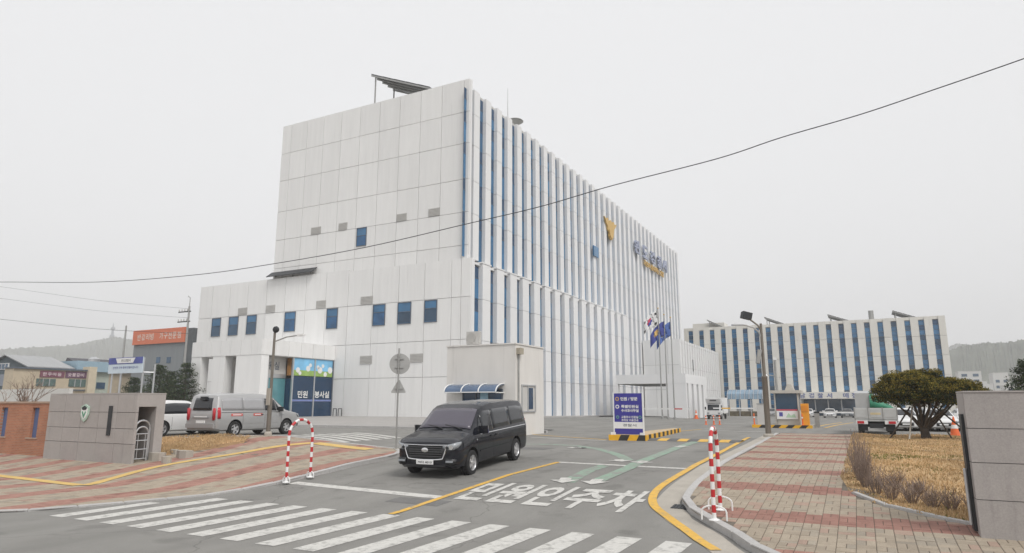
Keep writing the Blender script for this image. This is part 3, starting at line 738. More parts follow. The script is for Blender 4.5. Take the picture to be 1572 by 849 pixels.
# entrance canopy with lettering
ca = MB().box(-11.4, AY - 5, 3.3, -.6, AY - .02, 4.6).obj('entrance_canopy', M_cream, anx)
for x in (-11.3, -1.1): ub('canopy_column', anx, M_cream, x, AY - 4.9, -.2, x + .5, AY - 4.4, 3.3)
ub('entrance_glass', anx, M_glassd, -10.6, AY - .3, 0, -1.2, AY - .1, 3.2)
for x in (-8.6, -6.2, -3.8): ub('mullion', anx, M_alu, x, AY - .36, 0, x + .2, AY - .31, 3.2)
for c, xx in zip('남경찰서매점', (-10.9, -9.3, -7.7, -6.1, -3.2, -1.7)):
    lettering(c, M_bl, (lambda xx: lambda s, t, d: (xx + 1.0 * s, AY - 5.03, 3.45 + .95 * t))(xx), ca, .03)
# roof house, small roof objects, solar racks
MB().box(-33.6, AY + 6, 18.5, -26.5, AY + 11, 20.6).obj('roof_house', M_cream, anx)
MB().tube([(3.1, AY + 2, 18.5), (3.1, AY + 2, 20.9)], .5, 10).obj('roof_vent', M_steel, anx)
for u0, u1, v0 in ((1085, 1111, 491), (1173, 1206, 487), (1270, 1306, 483), (1370, 1409, 477)):
    a = atY(u0, v0, AY + 3); b = atY(u1, v0 + 10, AY + 3)
    solar('solar_rack', a[0], b[0], AY + 3, AY + 8, a[1], 19.1, 'tilted dark solar rack on the roof of the cream annex', True, 'solar racks on the annex roof', 18.6)
# glazed shelter in front of annex
sh = thing('walkway_shelter', 'blue glazed walkway shelter with pitched roof before the annex', 'shelter', (-19.6, 136, g(-22, 136)))
MB().prismX([(-1.5, 3.2), (1.5, 3.2), (1.2, 4.2), (0, 5.0), (-1.2, 4.2)], -3.6, 2.9).obj('roof', mat('polycarbonate', (.20, .29, .38), .25, var=.25, scale=.8), sh)
for x in (-3.4, -1.4, .7, 2.7): MB().box(x, -1.4, 0, x + .15, -1.25, 3.2).obj('post', M_alu, sh)
for k in range(9): MB().tube([(-3.5 + .8 * k, -1.55, 3.2), (-3.5 + .8 * k, -1.25, 4.22), (-3.5 + .8 * k, 0, 5.03)], .06, 5).obj('roof_rib', M_alu, sh)
MB().box(-3.5, -1.3, 0, 2.8, 1.4, .9).obj('hedge', mat('hedge_brown', (.12, .10, .06), .9, var=.4, scale=2), sh)

# ------------------------------------------------------------------ guard house
GX0, GX1, GY0, GY1 = -21.6, -17.05, 33.17, 36.9
zb = g(-18, 34) + .1
gh = thing('guard_house', 'small plain white guard house with blue awning in front of the tall block', 'guard house')
M_render = mat('white_render', (.70, .68, .65), .7, var=.045, scale=1.3, stretch=(1, 1, .25), spec=.25); streaks(M_render, .15, 3)
MB().box(GX0, GY0, .3, GX1, GY1, 5.75).obj('wall', M_render, gh)
MB().box(GX0 - .05, GY0 - .05, 5.753, GX1 + .05, GY1 + .05, 5.83).obj('roof_coping', M_render, gh)
window(gh, -20.4, 2.0, -17.9, 3.2, GY0, M_glassn, 2)
MB().box(-19.3, GY0 - .03, 2.7, -18.75, GY0 - .023, 3.15).obj('window_notice', mat('notice_blue', (.35, .55, .68), .5), gh)
p = MB().box(GX1, 33.95, 2.05, GX1 + .02, 35.6, 3.45).obj('window', M_vent, gh)
MB().box(GX1 + .021, 34.7, 2.15, GX1 + .04, 35.35, 3.35).obj('pane', M_glassn, p)
fr = MB()
for a, b, c, d in ((33.87, 1.97, 35.68, 2.05), (33.87, 3.45, 35.68, 3.53), (33.87, 2.05, 33.95, 3.45), (35.6, 2.05, 35.68, 3.45), (34.62, 2.05, 34.7, 3.45)): fr.box(GX1, a, b, GX1 + .07, c, d)
fr.obj('window_frame', M_alu, p)
mb = MB()
arc = [(-math.sin(a) * .95, 3.08 + .46 * math.cos(a)) for a in [R(90) * k / 7 for k in range(8)]]
mb.prismX([(GY0 + y, z) for y, z in arc] + [(GY0 + y * .97, z - .03) for y, z in reversed(arc)], -21.15, -17.75)
awn = mb.obj('awning', mat('awning_blue', (.085, .13, .21), .25, var=.2, scale=1), gh)
for x in (-21.15, -20.02, -18.9, -17.78):
    MB().tube([(x, GY0 + y * 1.01, z + .03) for y, z in arc], .035, 6).obj('rib', M_wht, awn)
MB().tube([(-21.15, GY0 - .95, 3.08), (-17.75, GY0 - .95, 3.08)], .03, 6).obj('rail', M_wht, awn)
MB().tube([(-17.78, GY0 - .95, 3.06), (-17.78, GY0, 3.06)], .035, 6).obj('rail', M_wht, awn)
MB().tube([(-17.0, GY0 + .3, .7), (-17.0, GY0 + .3, 5.2)], .055, 8).obj('rain_pipe', M_steel, gh)
MB().box(-17.2, GY0 + .1, 5.2, -16.8, GY0 + .55, 5.55).obj('rain_hopper', mat('hopper_tan', (.38, .34, .27), .7), gh)
ac = thing('air_conditioner', 'grey outdoor air conditioner unit standing on the guard house roof', 'air conditioner', (-20.1, GY0 + .55, 5.83))
MB().box(-.42, -.17, .06, .42, .17, .82).obj('casing', mat('ac_casing', (.50, .49, .47), .5), ac)
MB().lathe([(.3, 0), (.3, .03), (.26, .035), (.26, .01), (.08, .01), (.08, .03)], 18, (-.08, -.205, .44), 'y').obj('fan_grille', M_ventd, ac)
MB().box(.425, -.14, .1, .44, .14, .78).obj('side_fins', M_ventd, ac)
for x in (-.36, .3): MB().box(x, -.16, 0, x + .06, .16, .06).obj('foot', M_dark, ac)

# ------------------------------------------------------------------ gate walls
# left gate wall
LY = 15.75; lx0, lx1 = -29.6, -23.9; lzb, lzt = .36, 2.82
t = thing('gate_wall', 'grey granite gate wall with shield emblem and metal wicket, next to brick wall', 'wall', (0, 0, 0))
def slab_row(parent, x0, x1, z0, z1, y0, y1, nx, zc):
    for j in range(len(zc) - 1):
        for i in range(nx):
            a = x0 + (x1 - x0) * i / nx; b = x0 + (x1 - x0) * (i + 1) / nx
            ub('granite_slab', parent, M_stone, a + .008, y0 + random.uniform(-.004, .004), zc[j] + .008, b - .008, y1, zc[j + 1] - .008)
zc = [.1, 1.0, 1.55, 2.15, lzt]
NY0, NY1, LY1 = LY + .12, LY + .80, LY + 1.15
slab_row(t, lx0, lx1, 0, 0, LY, LY + .1, 5, zc)
MB().box(lx0 + .02, LY + .09, 0, lx1 - 1.3, LY1 - .01, lzt - .02).obj('core', M_joint, t)
MB().box(lx1 - 1.3, NY1, 0, lx1, LY1, 2.36).obj('end_pier', M_stone, t)
MB().box(lx1 - 1.3, LY + .1, 2.36, lx1 - .002, LY1, lzt - .008).obj('lintel', M_stone, t)
MB().box(lx1 - 1.32, LY + .1, 0, lx1 - 1.29, NY1, 2.36).obj('niche_shade_panel', M_dark, t)  # dark sheet that paints in the shade at the back of the niche
MB().box(lx0, LY + .01, lzt, lx1, LY1 + .01, lzt + .05).obj('coping', M_stone, t)
a = atY(168.5, 623, LY); b = atY(177, 669, LY)
MB().box(a[0], LY - .03, b[1], a[0] + .22, LY - .005, a[1]).obj('name_plate', M_dark, t)
ex, ez = atY(131.5, 634, LY)
E0 = [(-.26, .24), (0, .34), (.26, .24), (.25, -.06), (.16, -.24), (0, -.34), (-.16, -.24), (-.25, -.06)]
s_ = MB().prismY([(ex + x, ez + z) for x, z in E0], LY - .05, LY - .005).obj('shield_emblem', mat('shield_green', (.42, .55, .46), .5), t)
MB().prismY([(ex + x * .74, ez + z * .74) for x, z in E0], LY - .065, LY - .051).obj('shield_field', M_wht, s_)
MB().prismY([(ex - .17, ez + .2), (ex, ez + .28), (ex + .17, ez + .2), (ex + .1, ez + .12), (ex - .1, ez + .12)], LY - .08, LY - .066).obj('shield_crest', M_dark, s_)
for sg_ in (-1, 1): MB().prismY([(ex, ez - .2), (ex + sg_ * .13, ez + .04), (ex + sg_ * .08, ez + .07), (ex, ez - .08)], LY - .08, LY - .066).obj('shield_mark', mat('shield_dkgreen', (.12, .30, .20), .5), s_)
for dx, zt_, r_ in ((0, 1.62, .032), (.09, 1.85, .04)):
    a, b = NY0 + .03, NY0 + .52 + dx * 1.2; m_ = (a + b) / 2; rr = (b - a) / 2; X_ = lx1 - .12 - dx
    P = [(X_, a, .3), (X_, a, zt_ - rr)] + [(X_, m_ - rr * math.cos(R(k)), zt_ - rr + rr * math.sin(R(k))) for k in range(20, 180, 20)] + [(X_, b, zt_ - rr), (X_, b, .3)]
    MB().tube(P, r_, 8).obj('wicket_frame', M_alu, t, True)
for z in (.46, .8, 1.12, 1.36): MB().tube([(lx1 - .12, NY0 + .03, z), (lx1 - .12, NY0 + .52, z)], .022, 6).obj('wicket_bar', M_alu, t)
for y in (NY0 + .14, NY0 + .42): MB().tube([(lx1 - .12, y, .46), (lx1 - .12, y, 1.36)], .018, 6).obj('wicket_bar', M_alu, t)
# brick wall
M_brick = D.materials.new('brickwork'); M_brick.use_nodes = True
bt = M_brick.node_tree; pb = bt.nodes['Principled BSDF']; pb.inputs['Roughness'].default_value = .9
ge = bt.nodes.new('ShaderNodeNewGeometry'); sx = bt.nodes.new('ShaderNodeSeparateXYZ'); cx_ = bt.nodes.new('ShaderNodeCombineXYZ')
br = bt.nodes.new('ShaderNodeTexBrick'); br.inputs['Scale'].default_value = 1; br.inputs['Brick Width'].default_value = .2; br.inputs['Row Height'].default_value = .067
br.inputs['Mortar Size'].default_value = .006; br.inputs['Color1'].default_value = (.52, .22, .12, 1); br.inputs['Color2'].default_value = (.43, .175, .095, 1); br.inputs['Mortar'].default_value = (.40, .30, .24, 1)
bt.links.new(ge.outputs['Position'], sx.inputs[0]); bt.links.new(sx.outputs[0], cx_.inputs[0]); bt.links.new(sx.outputs[2], cx_.inputs[1])
nz = bt.nodes.new('ShaderNodeTexNoise'); nz.inputs['Scale'].default_value = 1.7; bt.links.new(ge.outputs['Position'], nz.inputs['Vector'])
bm_ = bt.nodes.new('ShaderNodeMix'); bm_.data_type = 'RGBA'; bm_.blend_type = 'MULTIPLY'; bm_.inputs[0].default_value = .5
bt.links.new(cx_.outputs[0], br.inputs['Vector']); bt.links.new(br.outputs[0], bm_.inputs[6]); bt.links.new(nz.outputs['Fac'], bm_.inputs[7])
bm_.inputs[0].default_value = .35; bt.links.new(bm_.outputs[2], pb.inputs['Base Color'])
t = thing('brick_wall', 'low orange brick wall with blue metal bars set in slots beside the gate wall', 'wall')
by = 16.1; bx = -29.62
segs = []; x = bx
slots = [(-31.45, -30.95), (-33.9, -33.4), (-36.35, -35.85), (-38.8, -38.3)]
mbw = MB(); prev = bx
for a, b in slots:
    mbw.box(b, by, .1, prev, by + .25, 2.48); mbw.box(a, by, .1, b, by + .25, 1.05); mbw.box(a, by, 2.3, b, by + .25, 2.48); prev = a
mbw.box(-46, by, .1, prev, by + .25, 2.48)
mbw.obj('wall', M_brick, t)
MB().box(-46, by - .04, 2.48, bx, by + .29, 2.56).obj('coping', mat('coping_tan', (.40, .29, .22), .9, var=.15), t)
for a, b in slots:
    ub('metal_panel', t, mat('slate_blue', (.09, .13, .26), .6, var=.1), a, by + .1, 1.05, b, by + .15, 2.3)
    ub('slot_sill', t, mat('coping_tan', (.40, .29, .22)), a - .25, by - .03, 1.0, b + .1, by - .001, 1.06)
# right gate wall
ry0, rx0 = 14.3, 1.6; rzb = .15; rzt = 2.68
t = thing('gate_wall', 'grey granite gate wall with vertical metal strip on its end, by the dry lawn', 'wall')
rows_ = [rzb - .1, .86, 1.48, 2.06, rzt]
for j in range(4):
    for i in range(4):
        ub('granite_slab', t, M_stone, rx0 + 1.6 * i + .004, ry0 + random.uniform(-.003, .003), rows_[j] + .006, rx0 + 1.6 * (i + 1) - .004, ry0 + .1, rows_[j + 1] - .006)
    ub('granite_slab', t, M_stone, rx0, ry0 + .104, rows_[j] + .006, rx0 + .08, ry0 + .98, rows_[j + 1] - .006)
MB().box(rx0 + .07, ry0 + .09, .1, rx0 + 6.4, ry0 + .97, rzt - .02).obj('core', M_joint, t)
MB().box(rx0 - .003, ry0 - .01, rzt, rx0 + 6.4, ry0 + 1.0, rzt + .03).obj('coping', M_stone, t)
MB().box(rx0 - .05, ry0 + .25, .3, rx0 - .004, ry0 + .55, 2.3).obj('gate_track', M_dark, t)
MB().tube([(rx0 - .08, ry0 + .3, .4), (rx0 - .08, ry0 + .3, 1.35)], .03, 8).obj('gate_pipe', M_alu, t)

# ------------------------------------------------------------------ street furniture
def arch_rail(label, pa, pb, H, feet):
    x0, y0 = pa; x1, y1 = pb; z = g(x0, y0) + kbf(x0, y0)
    t = thing('arch_rail', label, 'barrier', (x0, y0, z), math.atan2(y1 - y0, x1 - x0))
    L = math.hypot(x1 - x0, y1 - y0); r_ = L / 2; dz = g(x1, y1) - g(x0, y0)
    pts = [(0, 0, 0)] + [(0, 0, (H - r_) * k / 7) for k in range(1, 8)]
    pts += [(r_ - r_ * math.cos(R(a)), 0, H - r_ + r_ * math.sin(R(a))) for a in range(20, 180, 20)]
    pts += [(L, 0, (H - r_) * k / 7 + dz * (1 - k / 7)) for k in range(7, -1, -1)]
    # resample in even bands
    P = [Vector(p) for p in pts]; acc = [0]
    for a, b in zip(P, P[1:]): acc.append(acc[-1] + (b - a).length)
    tot = acc[-1]; nb = 27
    def at(s):
        for i in range(len(P) - 1):
            if s <= acc[i + 1]: return P[i].lerp(P[i + 1], (s - acc[i]) / max(1e-6, acc[i + 1] - acc[i]))
        return P[-1]
    for k in range(nb):
        wide = .5
        s0, s1 = tot * k / nb, tot * (k + 1) / nb
        MB().tube([at(s0 + (s1 - s0) * q / 3) for q in range(4)], .042, 10).obj('red_band' if k % 2 else 'white_band', M_red if k % 2 else M_wht, t, True)
    for x in (0, L):
        zz = 0 if x == 0 else dz
        MB().lathe([(.11, 0), (.11, .015), (.06, .03), (.05, .05)], 12, (x, 0, zz)).obj('base_plate', M_wht, t)
        if feet:
            fh = feet
            MB().tube([(x, -.24 * fh, zz)] + [(x, -.24 * fh * math.cos(R(a)), zz + (.16 + .12 * math.sin(R(a))) * fh) for a in range(0, 181, 20)] + [(x, .24 * fh, zz)], .017, 6).obj('foot_hoop', M_wht, t)
    return t
arch_rail('slim red and white arch rail standing on the pavement edge beside the black van', (-15.2, 14.85), (-15.13, 15.74), 1.80, .6)
arch_rail('red and white arch rail with white foot hoops beside the drain grate', (-2.8, 14.06), (-2.84, 14.95), 1.78, 1.0)
def lamp_post(label, loc, H, arms, m, rz=0, extra=None):
    t = thing('street_lamp', label, 'street lamp', loc, rz)
    MB().lathe([(.17, 0), (.17, .12), (.12, .2)], 12).obj('base', M_conc, t)
    MB().lathe([(.10, .15), (.10, H * .35), (.07, H * .355), (.055, H)], 12).obj('post', m, t, True)
    return t
M_brz = mat('lamp_bronze', (.20, .18, .155), .45, metal=.4, var=.08)
lx, ly = -23.65, 21.85; z = g(lx, ly) + KB
t = lamp_post('thin brown street lamp with round head beside the silver van', (lx, ly, z), 4.7, 0, M_brz)
sv = Vector((math.cos(YAW), math.sin(YAW), 0))
MB().lathe([(.05, -.1), (.13, -.08), (.16, 0), (.13, .08), (.05, .12)], 14, (.06, 0, 4.76), 'y').obj('round_lamp', M_dark, t)
MB().tube([(0, 0, 4.2), (.5, .25, 4.42), (1.0, .5, 4.5)], .03, 6).obj('arm', M_steel, t)
MB().box(.95, .42, 4.46, 1.3, .62, 4.54).obj('lamp_head', M_wht, t)
MB().box(-.1, -.16, 1.35, .1, -.1, 2.1).obj('notice', M_conc, t)
lx, ly = -4.31, 36.12; z = g(lx, ly) + KB
t = thing('street_lamp', 'tall bronze street lamp with two curved arms at the end of the red pavement', 'street lamp', (lx, ly, z))
MB().lathe([(.26, 0), (.26, .1), (.2, .16)], 12).obj('base', M_conc, t)
MB().lathe([(.14, .1), (.14, 2.9), (.15, 2.92), (.15, 3.0), (.085, 3.02), (.07, 5.2), (.06, 5.7)], 12).obj('post', M_brz, t, True)
ax = Vector((-math.cos(YAW), -math.sin(YAW), 0))
def arm(pts, r_): return MB().tube([tuple(ax * a + Vector((0, 0, zz))) for a, zz in pts], r_, 8)
arm([(0, 4.9), (.12, 5.25), (.4, 5.5), (.8, 5.62), (1.2, 5.64)], .045).obj('arm', M_alu, t, True)
arm([(0, 5.3), (.15, 5.6), (.4, 5.8), (.6, 5.95)], .045).obj('arm', M_brz, t, True)
MB().box(-.28, -.14, -.05, .28, .14, .02).obj('lamp_head', M_alu, t).matrix_local = Matrix.Translation(ax * 1.2 + Vector((0, 0, 5.64))) @ Matrix.Rotation(YAW, 4, 'Z')
MB().box(-.24, -.2, -.16, .24, .2, .18).obj('floodlight', M_dark, t).matrix_local = Matrix.Translation(ax * .72 + Vector((0, 0, 6.1))) @ Matrix.Rotation(YAW, 4, 'Z') @ Matrix.Rotation(.25, 4, 'Y')
MB().box(-.09, -.1, -.35, .09, .1, .35).obj('control_box', M_steel, t).matrix_local = Matrix.Translation(ax * .22 + Vector((0, 0, 4.0))) @ Matrix.Rotation(YAW - .1, 4, 'Z') @ Matrix.Rotation(.2, 4, 'Y')
# back of traffic sign
sx_, sy_ = -16.61, 21.92; z = g(sx_, sy_) + KB
t = thing('traffic_sign', 'bare grey backs of a round and a triangular traffic sign on one thin pole', 'traffic sign', (sx_, sy_, z), YAW)
MB().lathe([(.034, 0), (.034, 4.0)], 10).obj('pole', M_steel, t, True); MB().lathe([(.1, 0), (.1, .03)], 10).obj('base_plate', M_conc, t)
MB().lathe([(.42, 0), (.42, .02)], 28, (.03, .06, 3.37), 'y').obj('round_plate', mat('sign_back', (.40, .40, .39), .5, metal=.3, var=.08), t)
MB().prismY([(-.27, 2.2), (.29, 2.2), (.3, 2.26), (.05, 2.72), (-.01, 2.72), (-.28, 2.26)], .05, .07).obj('triangular_plate', MATS['sign_back'], t)
for zz in (3.2, 3.55, 2.35): MB().box(-.16, .02, zz, .2, .05, zz + .04).obj('bracket', M_steel, t)

# island with sign board
isl = thing('traffic_island', 'low wedge island with black and yellow hazard edge under the blue board', 'traffic island', (0, 0, 0))
ip = [(-11.4, 32.4), (-9.6, 32.6), (-10.35, 42.8), (-10.75, 42.8)]
zi = g(-10.5, 35)
mb = MB(); mb.prism(ip, .4, zi + .24); mb.obj('island_top', M_yel if 0 else mat('island_top', (.50, .38, .24), .9, var=.15), isl)
def hazard(parent, p0, p1, z0, z1, n, off, slant=.25, h0=None):
    p0, p1 = Vector(p0), Vector(p1); d = (p1 - p0); nn = Vector((d.y, -d.x)).normalized()
    for k in range(n):
        a, b = p0 + d * (k / n), p0 + d * ((k + 1) / n); sl_ = d / n * slant
        q = [a, b]; A0, B0 = a + nn * off, b + nn * off
        mbq = MB(); lo = z0; hi = z1
        s0 = sl_ if k > 0 else d * 0; s1 = sl_ if k < n - 1 else d * 0
        mbq.add([(A0.x, A0.y, lo), (B0.x, B0.y, lo), (B0.x + s1.x, B0.y + s1.y, hi), (A0.x + s0.x, A0.y + s0.y, hi),
                 (a.x, a.y, lo), (b.x, b.y, lo), (b.x + s1.x, b.y + s1.y, hi), (a.x + s0.x, a.y + s0.y, hi)],
                [(0, 1, 2, 3), (7, 6, 5, 4), (3, 2, 6, 7), (0, 4, 5, 1), (0, 3, 7, 4), (1, 5, 6, 2)])
        mbq.obj('hazard_block', M_blk if k % 2 else M_yel, parent)
hazard(isl, ip[0], ip[1], zi - .06, zi + .25, 4, .05, .35)
hazard(isl, ip[1], ip[2], zi - .06, zi + .25, 17, .05, .0)
for k in range(2):
    MB().box(-11.35 + 1.5 * k, 32.55, zi + .24, -11.15 + 1.5 * k, 32.75, zi + .36).obj('sandbag', M_wht, isl)
sgn = thing('notice_board', 'blue and white standing notice board with rows of white writing on the hazard island', 'sign', (-10.55, 33.0, zi + .24), .02)
BW, BH = .74, 2.05
MB().box(-BW, 0, .02, BW, .06, BH).obj('board', M_blue, sgn)
for s in (-1, 1): MB().box(s * (BW + .02) - .03, -.02, 0, s * (BW + .02) + .03, .08, BH + .03).obj('frame_post', M_wht, sgn)
MB().box(-BW, -.008, .3, BW, -.001, .62).obj('white_panel', M_wht, sgn)
def sgnmap(x0, x1, z0, z1): return lambda s, t_, d: (x0 + (x1 - x0) * s, -.012, z0 + (z1 - z0) * t_)
lettering('민원 / 방문', M_wht, sgnmap(-.38, .5, 1.68, 1.86), sgn, .03)
lettering('특별민원실', M_wht, sgnmap(-.36, .54, 1.31, 1.47), sgn, .03); lettering('수사과사무실', M_wht, sgnmap(-.36, .54, 1.11, 1.27), sgn, .03)
lettering('교통조사 민원실', M_wht, sgnmap(-.36, .5, .80, .93), sgn, .02); lettering('주차장 이용안내', M_wht, sgnmap(-.36, .5, .65, .77), sgn, .02)
lettering('경찰서', M_frame, sgnmap(-.3, .4, .40, .53), sgn, .01)
for x, z, m_, r_ in ((-.56, 1.77, M_gold, .1), (-.56, 1.38, M_wht, .1), (-.56, .86, mat('dot_green', (.15, .35, .25), .5), .08), (.6, .86, MATS['dot_green'], .08)):
    MB().lathe([(r_, 0), (r_, .01)], 16, (x, -.014, z), 'y').obj('round_mark', m_, sgn)
    MB().lathe([(r_ * .55, 0), (r_ * .55, .01)], 12, (x, -.022, z), 'y').obj('round_mark', M_blue, sgn)

# barrier next to board
def barrier(label, loc, L, rz, cab, hcab=1.15):
    t = thing('barrier_gate', label, 'barrier gate', loc, rz)
    MB().box(-.16, -.16, 0, .16, .16, hcab).obj('cabinet', cab, t)
    MB().box(-.2, -.2, -.02, .2, .2, .05).obj('base_plate', M_conc, t)
    MB().box(-.2, -.12, hcab + .02, .2, .12, hcab + .14).obj('motor_head', M_dark, t)
    n = 6
    for k in range(n): MB().box(.2 + L * k / n, -.045, hcab + .03, .2 + L * (k + 1) / n, .045, hcab + .13).obj('boom_section', M_wht if k != n - 2 else M_red, t)
    return t
x, z = atY(985, 627, 60); barrier('dark barrier cabinet with thin white boom raised across the exit lane by the flagpoles', (x, 60, g(x, 60)), 4.2, 0, M_dark)

# gate island on the far side: booth, cabinets, banner
zi2 = g(-5, 53)
i2 = thing('gate_island', 'straight low kerb island with slanted black and yellow blocks under the gate booth', 'traffic island')
MB().box(-7.4, 52.8, .3, -3.3, 56.5, zi2 + .2).obj('island_top', M_conc, i2)
hazard(i2, (-7.4, 52.8), (-3.3, 52.8), zi2, zi2 + .22, 9, .04, .5)
bo = thing('gate_booth', 'small beige gate booth with dark window and flat overhanging roof', 'booth', (-4.9, 54.6, zi2 + .2))
M_bth = mat('booth_beige', (.50, .47, .42), .6, var=.06)
MB().box(-.95, -.9, 0, .75, .9, 1.05).obj('lower_wall', M_bth, bo)
MB().box(-.9, -.85, 1.05, .7, .85, 2.3).obj('window', M_glassd, bo)
for x, y in ((-.95, -.9), (.65, -.9), (-.95, .8), (.65, .8)): MB().box(x, y, 1.05, x + .1, y + .1, 2.3).obj('corner_post', M_bth, bo)
MB().box(-1.15, -1.1, 2.3, .95, 1.1, 2.52).obj('roof', M_bth, bo)
MB().prismY([(-.2, 2.52), (.45, 2.52), (.3, 2.95), (.0, 3.0)], -.4, .4).obj('roof_unit', M_bth, bo)
bn = tag(MB().box(-.72, 0, 0, .72, .02, .72).obj('banner', M_wht), 'white banner with a red top edge hanging on the gate booth', 'banner'); bn.location = (-5.0, 53.6, zi2 + .62)
MB().box(-.72, -.004, .6, .72, -.001, .72).obj('red_edge', mat('banner_red', (.5, .08, .12), .6), bn)
MB().box(-.55, -.006, .2, -.3, -.002, .5).obj('printed_picture', mat('banner_navy', (.1, .1, .35), .6), bn)
MB().prismY([(-.1, .12), (.6, .12), (.5, .4), (.25, .25), (.1, .45)], -.006, -.002).obj('printed_picture', mat('banner_green', (.45, .62, .45), .6), bn)
MB().tube([(-.70, .06, -.62), (-.70, .06, .72)], .025, 6).obj('post', M_steel, bn)
cab = thing('ticket_cabinet', 'bright orange ticket cabinet at the right end of the gate island', 'cabinet', (-3.75, 53.3, zi2 + .2))
MB().prismX([(-.25, 0), (.25, 0), (.2, 1.55), (-.2, 1.55)], -.26, .26).obj('casing', M_oran2, cab); MB().box(-.2, -.27, 1.0, .2, -.235, 1.4).obj('panel', mat('oc2', (.75, .26, .02), .45), cab)
c2 = thing('barrier_cabinet', 'plain grey barrier cabinet on the gate island behind the bronze lamp', 'cabinet', (-6.75, 53.3, zi2 + .2))
MB().box(-.28, -.2, 0, .28, .2, 1.5).obj('casing', M_vent, c2); MB().box(-.3, -.22, 1.5, .3, .22, 1.56).obj('lid', M_steel, c2)
for k in range(5): MB().box(-.3 - 3.2 * (k + 1) / 5, -.04, 1.15, -.3 - 3.2 * k / 5, .04, 1.24).obj('boom_section', M_wht if k != 3 else M_yel, c2)
b3 = barrier('white barrier boom reaching from the orange cabinet towards the cargo truck', (-3.1, 55.2, zi2 - .02), 5.0, 0, M_steel, 1.05)
for x in (-7.25, -3.95):
    dl = thing('delineator_post', 'slim orange post standing on the end of the gate island', 'bollard', (x, 52.95, zi2 + .2), 0, 'orange posts on the gate island')
    MB().lathe([(.1, 0), (.1, .03), (.05, .06), (.045, .8), (.03, .83)], 12).obj('post', M_orange, dl)
    MB().lathe([(.052, .5), (.052, .6)], 12).obj('reflective_band', M_wht, dl)
for u, v in ((1084, 652), (1096, 652), (1105, 652)):
    x, y = gr(u, v); dl = thing('delineator_post', 'orange lane post in the row of three before the small white truck', 'bollard', (x, y, g(x, y)), 0, 'orange lane posts')
    MB().lathe([(.13, 0), (.13, .03), (.06, .06), (.055, .72), (.03, .76)], 12).obj('post', M_orange, dl)
    for zz in (.35, .55): MB().lathe([(.062, zz), (.062, zz + .08)], 12).obj('reflective_band', M_wht, dl)
def cone(label, x, y, z, h=.7):
    t = thing('traffic_cone', label, 'traffic cone', (x, y, z))
    MB().box(-.22 * h / .7, -.22 * h / .7, 0, .22 * h / .7, .22 * h / .7, .04).obj('base', M_orange, t)
    MB().lathe([(.16 * h / .7, .04), (.03, h), (.02, h + .01)], 14).obj('cone_body', M_orange, t)
    MB().lathe([(.105 * h / .7, h * .45), (.08 * h / .7, h * .62)], 14).obj('white_band', M_wht, t)
x, y = gr(1069, 643); cone('lone orange traffic cone near the porch corner of the tall block', x, y, g(x, y), 1.1)
x, z = atY(1465, 655, 41.8); cone('orange traffic cone beyond the clipped tree beside the parked cars', x, 41.8, g(x, 41.8), 1.1)
# CCTV mast
t = thing('camera_mast', 'slim mast with white dome camera rising behind the gate booth', 'camera mast', (-6.0, 57.5, g(-6, 57.5)))
MB().lathe([(.11, 0), (.09, 5.2), (.07, 5.25)], 10).obj('post', M_steel, t); MB().tube([(0, 0, 3.9), (-.7, 0, 4.05)], .04, 6).obj('arm', M_steel, t)
MB().lathe([(.03, .45), (.16, .35), (.2, .15), (.14, 0), (.02, -.05)], 12, (-.75, 0, 3.65)).obj('dome_camera', M_wht, t, True)
MB().box(-.1, -.1, 5.2, .15, .1, 5.4).obj('top_camera', M_wht, t)

# flagpoles and flags
M_fb = mat('flag_blue', (.05, .07, .30), .7, var=.2, scale=1.5); M_fw = mat('flag_white', (.74, .74, .74), .7, var=.08); M_fr = mat('flag_red', (.55, .06, .12), .7)
M_flb = mat('flag_light_blue', (.08, .15, .42), .7, var=.2, scale=2)
def flag_pole(label, u, v, Y, H):
    x = atY(u, v, Y)[0]; z = g(x, Y); t = thing('flagpole', label, 'flagpole', (x, Y, z), 0, 'flagpoles')
    MB().lathe([(.16, 0), (.16, .25), (.085, .3), (.045, H)], 12).obj('pole', M_steel, t, True); MB().lathe([(.02, 0), (.09, .06), (.09, .12), (.02, .18)], 10, (0, 0, H)).obj('finial', M_gold, t)
    return x, z
def flag(label, x, y, z, wd, ht, paint, mats, droop, ang):
    nu, nv = 16, 12; mb = MB(); ca, sa = math.cos(ang), math.sin(ang)
    V = []
    for j in range(nv + 1):
        for i in range(nu + 1):
            s, tt = i / nu, j / nv
            a = s * wd; fold = .14 * math.sin(s * 9 + tt * 2.2) * s ** .5
            V.append((x + a * ca * (1 - .25 * s) - fold * sa, y + a * sa * (1 - .25 * s) + fold * ca, z - ht * tt - droop * s ** 1.3 * (1 - .15 * tt)))
    for j in range(nv):
        for i in range(nu):
            mb.add([V[j * (nu + 1) + i], V[j * (nu + 1) + i + 1], V[(j + 1) * (nu + 1) + i + 1], V[(j + 1) * (nu + 1) + i]], [(0, 1, 2, 3)], paint((i + .5) / nu, (j + .5) / nv))
    me = mb.mesh('flag', mats); bm = bmesh.new(); bm.from_mesh(me); bmesh.ops.remove_doubles(bm, verts=bm.verts, dist=.001); bm.to_mesh(me); bm.free()
    me.shade_smooth(); o = link('flag', me); so_ = o.modifiers.new('thickness', 'SOLIDIFY'); so_.thickness = .01
    return tag(o, label, 'flag')
def kr(s, t):
    d = math.hypot((s - .5) * 1.5, t - .5)
    if d < .26: return 1 if t < .5 + .06 * math.sin((s - .5) * 12) else 2
    if abs(abs(s - .5) - .36) < .07 and abs(abs(t - .5) - .32) < .1: return 3
    return 0
def pol(s, t):
    d = math.hypot((s - .5) * 1.5, (t - .45)); return 1 if d < .24 else 0
FY = 76
